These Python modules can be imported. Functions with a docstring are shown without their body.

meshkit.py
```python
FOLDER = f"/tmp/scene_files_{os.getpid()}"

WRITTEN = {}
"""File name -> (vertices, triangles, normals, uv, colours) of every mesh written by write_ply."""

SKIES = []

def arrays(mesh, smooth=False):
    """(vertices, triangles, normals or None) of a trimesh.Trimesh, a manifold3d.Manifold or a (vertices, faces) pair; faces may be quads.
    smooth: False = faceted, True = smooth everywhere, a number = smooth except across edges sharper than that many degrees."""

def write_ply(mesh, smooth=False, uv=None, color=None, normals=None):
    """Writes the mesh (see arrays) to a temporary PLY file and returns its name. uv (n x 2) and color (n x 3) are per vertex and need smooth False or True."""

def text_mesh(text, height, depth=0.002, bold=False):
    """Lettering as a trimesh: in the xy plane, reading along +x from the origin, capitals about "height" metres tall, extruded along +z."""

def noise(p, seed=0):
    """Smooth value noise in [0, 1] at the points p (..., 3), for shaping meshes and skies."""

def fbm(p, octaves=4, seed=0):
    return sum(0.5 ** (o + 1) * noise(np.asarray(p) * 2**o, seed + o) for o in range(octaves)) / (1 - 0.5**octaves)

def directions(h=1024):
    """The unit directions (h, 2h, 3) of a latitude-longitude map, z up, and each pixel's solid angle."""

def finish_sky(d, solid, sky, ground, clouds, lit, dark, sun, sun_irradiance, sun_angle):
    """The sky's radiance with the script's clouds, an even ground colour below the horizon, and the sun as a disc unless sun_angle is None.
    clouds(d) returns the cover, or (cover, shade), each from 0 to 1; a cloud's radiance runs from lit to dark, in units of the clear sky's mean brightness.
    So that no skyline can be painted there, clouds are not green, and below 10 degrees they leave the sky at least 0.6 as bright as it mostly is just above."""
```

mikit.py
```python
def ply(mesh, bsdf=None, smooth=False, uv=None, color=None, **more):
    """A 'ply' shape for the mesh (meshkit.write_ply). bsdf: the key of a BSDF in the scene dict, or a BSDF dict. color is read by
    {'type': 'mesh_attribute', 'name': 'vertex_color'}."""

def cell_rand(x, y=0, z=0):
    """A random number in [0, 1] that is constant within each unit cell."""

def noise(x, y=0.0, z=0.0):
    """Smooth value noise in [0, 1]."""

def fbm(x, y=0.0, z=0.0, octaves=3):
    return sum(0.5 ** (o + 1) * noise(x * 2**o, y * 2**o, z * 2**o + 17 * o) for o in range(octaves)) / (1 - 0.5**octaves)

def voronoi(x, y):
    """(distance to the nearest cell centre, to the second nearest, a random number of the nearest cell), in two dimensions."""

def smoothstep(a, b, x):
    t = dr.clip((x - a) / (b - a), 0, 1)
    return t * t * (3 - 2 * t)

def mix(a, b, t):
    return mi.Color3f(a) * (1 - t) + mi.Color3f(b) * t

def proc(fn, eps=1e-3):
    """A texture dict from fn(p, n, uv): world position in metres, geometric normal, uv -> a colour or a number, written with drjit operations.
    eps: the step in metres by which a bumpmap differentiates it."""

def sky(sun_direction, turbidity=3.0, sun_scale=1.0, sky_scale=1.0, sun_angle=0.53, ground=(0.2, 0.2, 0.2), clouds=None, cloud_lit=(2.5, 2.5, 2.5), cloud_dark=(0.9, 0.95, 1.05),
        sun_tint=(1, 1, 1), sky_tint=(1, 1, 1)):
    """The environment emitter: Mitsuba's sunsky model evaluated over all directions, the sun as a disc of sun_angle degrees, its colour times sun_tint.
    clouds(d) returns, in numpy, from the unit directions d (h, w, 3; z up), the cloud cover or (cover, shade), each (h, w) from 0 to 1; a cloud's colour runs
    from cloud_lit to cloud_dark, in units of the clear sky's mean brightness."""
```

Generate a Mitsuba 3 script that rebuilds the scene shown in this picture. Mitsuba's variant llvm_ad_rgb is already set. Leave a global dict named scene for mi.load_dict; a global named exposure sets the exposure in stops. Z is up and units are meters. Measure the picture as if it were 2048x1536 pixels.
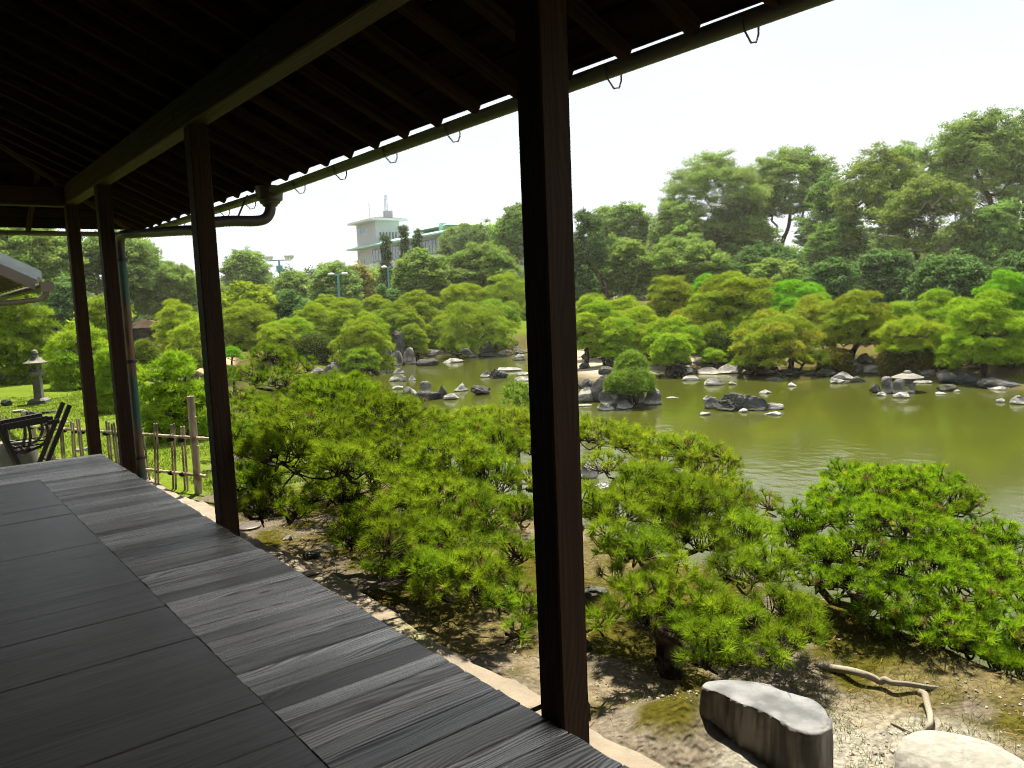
import math
import numpy as np
import trimesh
import drjit as dr
import mitsuba as mi
import mikit
import meshkit
from mikit import noise, fbm, voronoi, smoothstep, mix, proc

T = mi.ScalarTransform4f
PI = math.pi
CAMERA_FORWARD = (0.783, -0.613, -0.107)
CAMERA_UP = (0.059, -0.098, 0.993)
EYE = (0.0, 0.0, 2.05)

# ------------------------------------------------------------------ camera, light, exposure
scene, labels = {'type': 'scene'}, {}
scene['camera'] = {'type': 'perspective', 'fov': 65.6, 'fov_axis': 'x', 'near_clip': 0.05, 'far_clip': 3000.0, 'medium': {'type': 'ref', 'id': 'haze_air'},
                   'to_world': T().look_at(origin=list(EYE), target=[EYE[k] + CAMERA_FORWARD[k] for k in range(3)], up=list(CAMERA_UP))}
exposure = 2.0


def cloud_cover(d):
    n = meshkit.fbm(d * np.array([2.5, 2.5, 6.0]), 4, 3)
    return np.clip(0.85 + 0.5 * (n - 0.5), 0, 1), np.clip(0.6 * (n - 0.55), 0, 1)


scene['sky_light'] = mikit.sky([0.30, -0.27, 0.91], turbidity=4, sun_scale=2.7, sun_tint=(0.92, 1.0, 1.0), sky_scale=1.0, clouds=cloud_cover,
                               cloud_lit=(2.35, 2.45, 2.6), cloud_dark=(1.7, 1.75, 1.85), ground=(0.16, 0.16, 0.10))


# thin summer haze: one box round the whole garden
scene['haze_air'] = {'type': 'homogeneous', 'albedo': 0.95, 'sigma_t': 0.0004}
scene['haze'] = {'type': 'cube', 'to_world': T().translate([60.0, -60.0, 13.0]).scale([560.0, 560.0, 16.5]), 'bsdf': {'type': 'null'}, 'interior': {'type': 'ref', 'id': 'haze_air'}}
labels['haze'] = {'label': 'thin bright summer haze over the garden', 'kind': 'stuff'}

# ------------------------------------------------------------------ tables (metres; ground 0, deck 0.55, pond -0.95)
POND = np.array([
    (-22, -5.2),
    (1, -5),
    (2.2, -5.3),
    (3.3, -5.35),
    (4.6, -5.6),
    (6.6, -5.9),
    (8.2, -6.1),
    (10, -6.3),
    (12, -6.7),
    (15.426, -7.357),
    (19.714, -7.77),
    (24.904, -8.406),
    (30.501, -9.776),
    (34.8, -11.295),
    (31.717, -12.637),
    (31.062, -14.112),
    (31.276, -15.603),
    (32.722, -17.867),
    (34.369, -19.896),
    (36.61, -22.758),
    (36.413, -24.25),
    (34.761, -24.923),
    (32.877, -25.009),
    (29.992, -23.713),
    (26.511, -21.773),
    (21.779, -18.805),
    (18.976, -17.667),
    (18.526, -18.598),
    (18.542, -20.311),
    (18.716, -22.082),
    (18.377, -23.059),
    (16.937, -23.449),
    (15.763, -24.091),
    (14.332, -24.507),
    (13.813, -25.158),
    (12.279, -24.784),
    (10.962, -24.258),
    (9.813, -24.196),
    (7.995, -23.303),
    (4, -23.5),
    (-10, -24),
    (-24, -22),
])
ROCKS = [
    ('standing_stone', 34.33, -19.837, -0.95, 0.665, 0.532, 1.715, 't', 'tall dark upright stone standing on the far shore of the pond'),
    ('rock', 33.549, -19.292, -0.95, 0.554, 0.415, 0.761, 'r', 'squat weathered stone at the near foot of the tall standing stone'),
    ('rock', 33.742, -20.094, -0.95, 0.636, 0.477, 0.846, 'r', 'lumpy pale grey stone leaning on the tall standing stone'),
    ('rock', 35.078, -19.701, -0.95, 0.45, 0.337, 0.818, 'r', 'rough pitted stone between the tall standing stone and the low domed pine'),
    ('rock', 32.166, -20.14, -0.95, 1.109, 0.832, 0.339, 'f', 'low flat dark stone in the water just past the standing stone'),
    ('rock', 32.387, -21.754, -0.95, 1.071, 0.803, 0.231, 'f', 'low flat pale topped stone second from the standing stone'),
    ('rock', 33.75, -25.021, -0.95, 1.259, 0.945, 0.249, 'f', 'long flat stone along the far shore below the big dark boulder'),
    ('rock', 34.769, -25.716, -0.878, 1.081, 0.811, 0.631, 'r', 'big dark craggy boulder on the far shore under the wide pine'),
    ('rock', 32.477, -22.614, -0.613, 0.62, 0.465, 0.337, 'r', 'dark rounded stone at the far waterline under a low pine'),
    ('rock', 34.335, -24.234, -0.95, 0.58, 0.435, 0.246, 'f', 'small white edged stone on the far waterline'),
    ('rock', 34.052, -21.773, -0.639, 0.957, 0.717, 0.311, 'r', 'brown stone slab on the far shore below the olive mound'),
    ('rock', 33.508, -25.883, -0.887, 0.77, 0.577, 0.269, 'f', 'flat grey stone on the far bank beside the lawn'),
    ('rock', 32.101, -25.773, -0.838, 0.748, 0.561, 0.323, 'r', 'dark stone below the pointed stone at the lawn edge'),
    ('rock', 33.648, -26.682, -0.74, 0.566, 0.424, 0.368, 'p', 'dark pointed stone at the edge of the far lawn'),
    ('rock', 36.312, -28.468, -0.472, 0.694, 0.52, 0.366, 'p', 'small pointed blue grey stone up on the far lawn'),
    ('rock', 38.84, -29.195, -0.51, 0.396, 0.297, 0.3, 'r', 'greenish stone beside the trunk of the wide far pine'),
    ('rock', 36.143, -29.344, -0.382, 0.642, 0.481, 0.277, 'f', 'flat greenish slab high on the far lawn'),
    ('rock', 35.921, -27.609, -0.637, 0.625, 0.469, 0.239, 'f', 'pale broken slab on the far lawn slope'),
    ('rock', 30.167, -24.129, -0.95, 0.631, 0.473, 0.328, 'r', 'pale round stone in the water off the far lawn'),
    ('rock', 29.691, -17.1, -0.95, 0.491, 0.368, 0.267, 'p', 'small pointed stone alone in the water before the standing stone'),
    ('rock', 26.967, -15.346, -0.95, 0.425, 0.319, 0.195, 'f', 'flat white stone plate in the left arm of the pond'),
    ('rock', 26.602, -15.514, -0.95, 0.289, 0.216, 0.225, 'r', 'small grey stone at the end of the flat white plate'),
    ('rock', 26.446, -15.812, -0.95, 0.308, 0.231, 0.225, 'p', 'little conical stone beside the flat white plate'),
    ('rock', 21.607, -12.71, -0.95, 0.641, 0.48, 0.405, 'r', 'rough slanting grey rock at the back of the middle rock cluster'),
    ('rock', 24.396, -13.949, -0.95, 0.455, 0.342, 0.137, 'f', 'pale flat stone behind the slanting grey rock'),
    ('rock', 22.52, -13.973, -0.95, 0.382, 0.306, 0.406, 't', 'upright block stone in the middle rock cluster'),
    ('rock', 20.861, -13.012, -0.95, 0.859, 0.644, 0.297, 's', 'big smooth dark boulder in front of the middle rock cluster'),
    ('rock', 20.64, -13.409, -0.95, 0.387, 0.29, 0.44, 'p', 'tall pointed blue grey stone in the middle rock cluster'),
    ('rock', 20.229, -13.443, -0.95, 0.488, 0.366, 0.215, 'r', 'low pale stone at the end of the middle rock cluster'),
    ('rock', 21.833, -14.922, -0.95, 0.499, 0.374, 0.303, 'p', 'little forked pale stone beyond the middle rock cluster'),
    ('rock', 20.384, -14.682, -0.95, 0.647, 0.485, 0.329, 'c', 'jagged dark cone rock alone past the middle rock cluster'),
    ('rock', 20.967, -12.231, -0.95, 0.41, 0.307, 0.115, 'f', 'small white stone at the near foot of the slanting rock'),
    ('rock', 24.881, -18.18, -0.95, 0.427, 0.32, 0.32, 'p', 'pale pointed stone at the near end of the far rock ridge'),
    ('rock', 24.158, -18.289, -0.95, 0.76, 0.57, 0.381, 'c', 'dark rough rock in the far rock ridge'),
    ('rock', 26.187, -20.362, -0.95, 1.161, 0.871, 0.181, 'f', 'long pale ledge rock behind the far rock ridge'),
    ('rock', 24.136, -19.45, -0.95, 0.468, 0.351, 0.156, 'f', 'thin pale stone plate past the far rock ridge'),
    ('rock', 22.465, -18.021, -0.95, 0.543, 0.408, 0.175, 'f', 'flat pale mottled stone near the far rock ridge'),
    ('rock', 31.258, -14.72, -0.95, 0.803, 0.602, 0.66, 'c', 'big light grey boulder on the shore by the grassy mound'),
    ('rock', 31.859, -14.368, -0.846, 0.661, 0.495, 0.349, 's', 'pale smooth boulder beside the big light grey one'),
    ('rock', 31.051, -15.138, -0.95, 0.34, 0.255, 0.291, 'r', 'small blocky stone at the foot of the big light grey boulder'),
    ('rock', 29.435, -14.354, -0.95, 0.524, 0.393, 0.181, 'f', 'flat stone in the water before the big light grey boulder'),
    ('rock', 31.735, -16.049, -0.95, 0.657, 0.493, 0.205, 'r', 'dark low stone under the small domed shore pine'),
    ('rock', 31.81, -17.172, -0.95, 0.426, 0.319, 0.261, 'r', 'pale shore stone beyond the small domed pine'),
    ('rock', 32.376, -17.969, -0.95, 0.597, 0.448, 0.255, 'f', 'flat bright shore stone before the pitted stone'),
    ('rock', 34.14, -15.232, -0.612, 0.388, 0.291, 0.267, 'r', 'mottled stone behind the grassy mound'),
    ('rock', 35.385, -12.047, -0.851, 0.796, 0.597, 0.428, 's', 'blue grey slanting slab at the end of the far cove'),
    ('rock', 31.457, -12.073, -0.95, 0.385, 0.289, 0.209, 'f', 'white stone in the cove behind the small cloud pine'),
    ('rock', 31.319, -12.35, -0.95, 0.346, 0.259, 0.211, 'f', 'grey white stone next to the white cove stone'),
    ('rock', 16.353, -15.437, -0.95, 0.536, 0.402, 0.423, 's', 'brownish smooth rock on the near flank of the pine island'),
    ('rock', 16.087, -15.867, -0.95, 0.873, 0.655, 0.765, 's', 'big dark sloping slab of the pine island'),
    ('rock', 15.309, -15.35, -0.95, 0.65, 0.487, 0.523, 'r', 'rough pale rock before the dark slab of the pine island'),
    ('rock', 15.162, -15.95, -0.95, 1.035, 0.776, 0.527, 'r', 'broad mauve grey rock at the front of the pine island'),
    ('rock', 15.863, -16.863, -0.95, 0.719, 0.539, 0.454, 'r', 'rounded rock under the island pine'),
    ('rock', 14.468, -16.121, -0.95, 0.511, 0.383, 0.525, 'c', 'pale craggy rock at the open end of the pine island'),
    ('rock', 14.693, -14.582, -0.95, 0.454, 0.341, 0.232, 'c', 'white crusted low rock at the foot of the pine island'),
    ('rock', 14.482, -15.059, -0.95, 0.444, 0.333, 0.221, 'c', 'white crusted knobbly rock below the broad mauve rock'),
    ('rock', 15.762, -14.832, -0.95, 0.422, 0.316, 0.07, 'f', 'thin flat stone beside the pine island'),
    ('rock', 14.873, -17.414, -0.95, 0.411, 0.308, 0.05, 'f', 'tiny white flat stone alone off the pine island'),
    ('rock', 12.728, -16.407, -0.95, 0.42, 0.315, 0.357, 'c', 'jagged brown grey rock at the pine island end of the rock row'),
    ('rock', 12.167, -16.453, -0.95, 0.891, 0.668, 0.466, 'c', 'largest pitted dark rock of the rock row in the pond'),
    ('rock', 11.722, -16.807, -0.95, 0.702, 0.527, 0.397, 'r', 'rounded dark rock second largest of the rock row'),
    ('rock', 11.405, -17.169, -0.95, 0.506, 0.38, 0.193, 'r', 'pale low rock at the open end of the rock row'),
    ('rock', 11.708, -16.338, -0.95, 0.244, 0.183, 0.114, 'r', 'small white stone before the middle of the rock row'),
    ('rock', 10.918, -16.378, -0.95, 0.402, 0.301, 0.092, 'f', 'flat white stone off the open end of the rock row'),
    ('rock', 12.153, -15.421, -0.95, 0.266, 0.199, 0.092, 'f', 'small pale stone off the jagged end of the rock row'),
    ('rock', 15.863, -20.609, -0.95, 0.665, 0.499, 0.235, 'r', 'pale grey hump in the water before the white beach slab'),
    ('rock', 15.381, -20.925, -0.95, 0.269, 0.201, 0.135, 'r', 'small grey stone next to the pale grey hump'),
    ('rock', 15.051, -22.701, -0.95, 0.553, 0.415, 0.12, 'f', 'dark flat rock close to the far rocky shore'),
    ('rock', 13.65, -21.506, -0.95, 0.258, 0.193, 0.16, 'p', 'tiny pointed white stone in the open water'),
    ('rock', 13.326, -19.612, -0.95, 0.385, 0.289, 0.145, 'p', 'small pale stone behind the rock row'),
    ('rock', 17.384, -21.368, -0.95, 0.608, 0.456, 0.174, 'f', 'white flat slab in the water at the beach corner'),
    ('rock', 18.145, -23.331, -0.972, 0.934, 0.7, 0.264, 'f', 'bright white slab lying across the beach corner'),
    ('rock', 17.614, -23.819, -0.971, 0.948, 0.711, 0.37, 'r', 'warm grey rough rock at the end of the beach'),
    ('rock', 16.75, -24.056, -0.95, 0.948, 0.711, 0.31, 'r', 'long blue grey mossy rock on the far shore after the beach'),
    ('rock', 16.653, -24.943, -0.95, 0.484, 0.363, 0.294, 'b', 'square dark block on the far shore'),
    ('rock', 15.978, -24.201, -0.95, 0.691, 0.518, 0.107, 'f', 'flat blue stone at the foot of the square dark block'),
    ('rock', 15.92, -24.525, -0.95, 0.418, 0.314, 0.181, 'r', 'small brownish stone after the square dark block'),
    ('rock', 15.561, -24.77, -0.95, 0.571, 0.428, 0.228, 'r', 'dark stone with sunlit tan top on the far shore'),
    ('rock', 14.999, -24.672, -0.95, 0.493, 0.37, 0.114, 'f', 'low blue grey stone after the tan topped one'),
    ('rock', 14.203, -24.439, -0.95, 0.66, 0.495, 0.28, 'r', 'dark mossy stone at the waterline under the bank shrubs'),
    ('rock', 13.427, -24.022, -0.95, 0.686, 0.514, 0.253, 'r', 'wide grey rock near shore with mottled white top'),
    ('rock', 12.983, -22.894, -0.95, 0.43, 0.322, 0.173, 'c', 'white knobbly stone before the wide grey rock'),
    ('rock', 12.77, -22.978, -0.95, 0.306, 0.229, 0.114, 'r', 'little dark stone between two bigger ones by the wide grey rock'),
    ('rock', 12.646, -23.451, -0.95, 0.553, 0.415, 0.2, 's', 'smooth dark dome stone beside the wide grey rock'),
    ('rock', 14.135, -25.895, -0.893, 0.681, 0.511, 0.358, 'r', 'tan topped boulder on the bank above the wide grey rock'),
    ('rock', 14.189, -26.83, -0.703, 0.557, 0.418, 0.371, 's', 'round blue black boulder high on the bank'),
    ('rock', 13.408, -25.856, -0.91, 0.55, 0.413, 0.27, 'r', 'pale and dark mottled boulder on the bank'),
    ('rock', 14.704, -26.007, -0.833, 0.417, 0.313, 0.286, 'r', 'grey green boulder on the bank behind mossy stones'),
    ('rock', 15.932, -26.69, -0.671, 0.42, 0.315, 0.448, 'r', 'greenish upright boulder in the bank below the olive pines'),
    ('rock', 10.984, -21.366, -0.95, 0.317, 0.238, 0.268, 'r', 'dark lichen boulder at the end of the snow lantern group'),
    ('rock', 10.687, -21.434, -0.95, 0.314, 0.252, 0.485, 't', 'tall bluish upright rock beside the snow lantern'),
    ('rock', 10.352, -21.393, -0.95, 0.31, 0.248, 0.438, 't', 'second upright rock in front of the snow lantern'),
    ('rock', 10.001, -20.796, -0.95, 0.431, 0.323, 0.17, 'c', 'pale low knobbly rock in front of the snow lantern'),
    ('rock', 10.278, -21.805, -0.95, 0.272, 0.204, 0.108, 'f', 'flat white stone at the base of the snow lantern'),
    ('rock', 10.55, -20.859, -0.95, 0.255, 0.191, 0.127, 'r', 'small white stone at the foot of the tall bluish rock'),
    ('rock', 10.971, -24.134, -0.95, 0.548, 0.411, 0.091, 'f', 'flat sunlit stone on the shore behind the snow lantern'),
    ('rock', 9.652, -22.688, -0.95, 0.531, 0.398, 0.202, 'r', 'tan block rock with dark underside past the snow lantern'),
    ('rock', 9.489, -21.945, -0.95, 0.305, 0.229, 0.077, 'f', 'low white stone at the foot of the tan block rock'),
    ('rock', 9.374, -22.624, -0.95, 0.216, 0.162, 0.083, 'f', 'small white stone touching the tan block rock'),
    ('rock', 9.273, -24.265, -0.95, 0.491, 0.368, 0.144, 'f', 'blue grey flat stone against the far dark bank'),
    ('rock', 8.721, -23.688, -0.95, 0.581, 0.436, 0.145, 'r', 'mottled white grey rock before the far dark bank'),
    ('rock', 7.772, -21.2, -0.95, 0.219, 0.164, 0.127, 'p', 'small bluish stone sticking up in the open water'),
    ('rock', 7.337, -21.156, -0.95, 0.44, 0.33, 0.225, 'r', 'reddish grey rock at the edge of view in the pond'),
    ('rock', 11.225, -25.167, -0.846, 0.688, 0.516, 0.35, 's', 'slanting grey boulder on the bank past the snow lantern'),
    ('rock', 10.272, -24.533, -0.95, 0.931, 0.698, 0.411, 's', 'long dark rock shelf in the shade of the big bank pine'),
    ('rock', 9.802, -24.463, -0.95, 0.759, 0.569, 0.395, 'r', 'dark greenish boulder under the big bank pine'),
    ('rock', 8.826, -24.031, -0.93, 1.155, 0.866, 0.293, 's', 'low dark earth coloured rock at the foot of the bank'),
    ('rock', 18.819, -17.808, -0.95, 0.584, 0.438, 0.309, 'r', 'blue grey flat rock at the beach tip near the pine island'),
    ('rock', 22.33, -22.672, -0.85, 0.693, 0.52, 0.54, 's', 'tall dark boulder on the beach behind the island pine'),
    ('rock', 20.861, -20.82, -0.867, 0.662, 0.496, 0.315, 's', 'slate grey boulder low on the beach behind the island pine'),
    ('rock', 24.36, -24.239, -0.803, 0.301, 0.226, 0.252, 'b', 'small green grey block beside the tall dark beach boulder'),
    ('rock', 19.028, -22.714, -0.918, 1.105, 0.829, 0.335, 'r', 'long dark boulder beside the small multi tiered beach pine'),
    ('rock', 20.561, -24.821, -0.84, 0.652, 0.489, 0.263, 'r', 'brown stone behind the long dark beach boulder'),
    ('rock', 19.106, -24.693, -0.905, 0.627, 0.471, 0.183, 'f', 'low warm grey stone on the upper beach'),
    ('rock', 26.372, -25.188, -0.805, 0.751, 0.563, 0.281, 'r', 'dark stone under the tuft pines at the back of the beach'),
    ('rock', 23.236, -21.936, -0.872, 0.46, 0.345, 0.27, 'r', 'blue grey stone standing alone on the beach sand'),
    ('rock', 22.034, -24.164, -0.73, 0.365, 0.274, 0.21, 'f', 'small dark stone on sand behind the island pine'),
    ('rock', 3.635, -3.481, -0.006, 0.194, 0.146, 0.183, 'b', 'lichened blue grey boulder beside the veranda post under the near pine'),
    ('rock', 9.444, -8.915, -0.95, 0.362, 0.271, 0.282, 'r', 'pale blue stone at the near shore behind the trailing pine twigs'),
    ('rock', 8.578, -8.485, -0.95, 0.366, 0.275, 0.157, 'f', 'flat bluish stone at the near shore beside the trailing pine'),
    ('rock', 5.939, -5.646, -0.95, 0.263, 0.197, 0.228, 'r', 'white grey shore stone behind the lichened boulder by the near post'),
    ('rock', 5.349, -5.688, -0.95, 0.347, 0.261, 0.164, 'r', 'broad pale shore stone behind the thick trunked pine'),
    ('rock', 5.434, -6.296, -0.95, 0.341, 0.255, 0.171, 'f', 'low pale stone at the water behind the thick trunked pine'),
    ('rock', 4.718, -6.228, -0.95, 0.316, 0.237, 0.14, 'r', 'mottled shore stone between the thick trunked and round pines'),
    ('rock', 3.664, -6.45, -0.95, 0.2, 0.15, 0.077, 'f', 'small white stone at the water under the round bright pine'),
    ('rock', 3.016, -6.392, -0.95, 0.246, 0.185, 0.09, 'f', 'wet flat stone at the pond edge below the round bright pine'),
    ('rock', 8.915, -6.985, -0.95, 0.361, 0.271, 0.2, 'r', 'blue grey shore stone behind the sprawling pine near the post'),
    ('rock', 3.307, -3.04, -0.006, 0.105, 0.079, 0.096, 'r', 'mossy low stone close behind the near veranda post'),
    ('boulder', 1.225, -3.271, -0.011, 0.635, 0.476, 0.202, 's', 'large pale weathered boulder in the sun beside the flat stepping stone'),
    ('rock', 6.105, -2.593, -0.02, 0.165, 0.123, 0.073, 'f', 'blue green flat stone in the moss under the spreading pine'),
    ('rock', 6.747, -2.656, -0.02, 0.107, 0.08, 0.052, 'f', 'small pale stone set in moss below the spreading pine branch'),
    ('rock', 18.848, -2.155, 0.02, 0.427, 0.32, 0.172, 'r', 'dark boulder on the lawn behind the tall stone lantern'),
    ('rock', 21.926, -2.082, 0.037, 0.234, 0.175, 0.159, 'r', 'dark stone at the end of the lawn by the slim trunk'),
    ('stepping_stone', 20.443, -2.205, 0.006, 0.406, 0.305, 0.081, 'f', 'pale stepping stone in the lawn nearest the foot of the tall lantern'),
    ('stepping_stone', 19.585, -2.627, -0.002, 0.407, 0.306, 0.078, 'f', 'blue grey stepping stone in the lawn in front of the lantern plinth'),
    ('stepping_stone', 17.648, -2.502, -0.012, 0.37, 0.277, 0.089, 'f', 'pale stepping stone beside the raised chair pole'),
    ('stepping_stone', 13.567, -2.204, 0.002, 0.244, 0.183, 0.061, 'f', 'broad pale stepping stone close beyond the bamboo fence'),
    ('stepping_stone', 14.795, -1.669, -0.018, 0.209, 0.157, 0.06, 'f', 'white stepping stone seen between the chair legs'),
]
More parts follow.
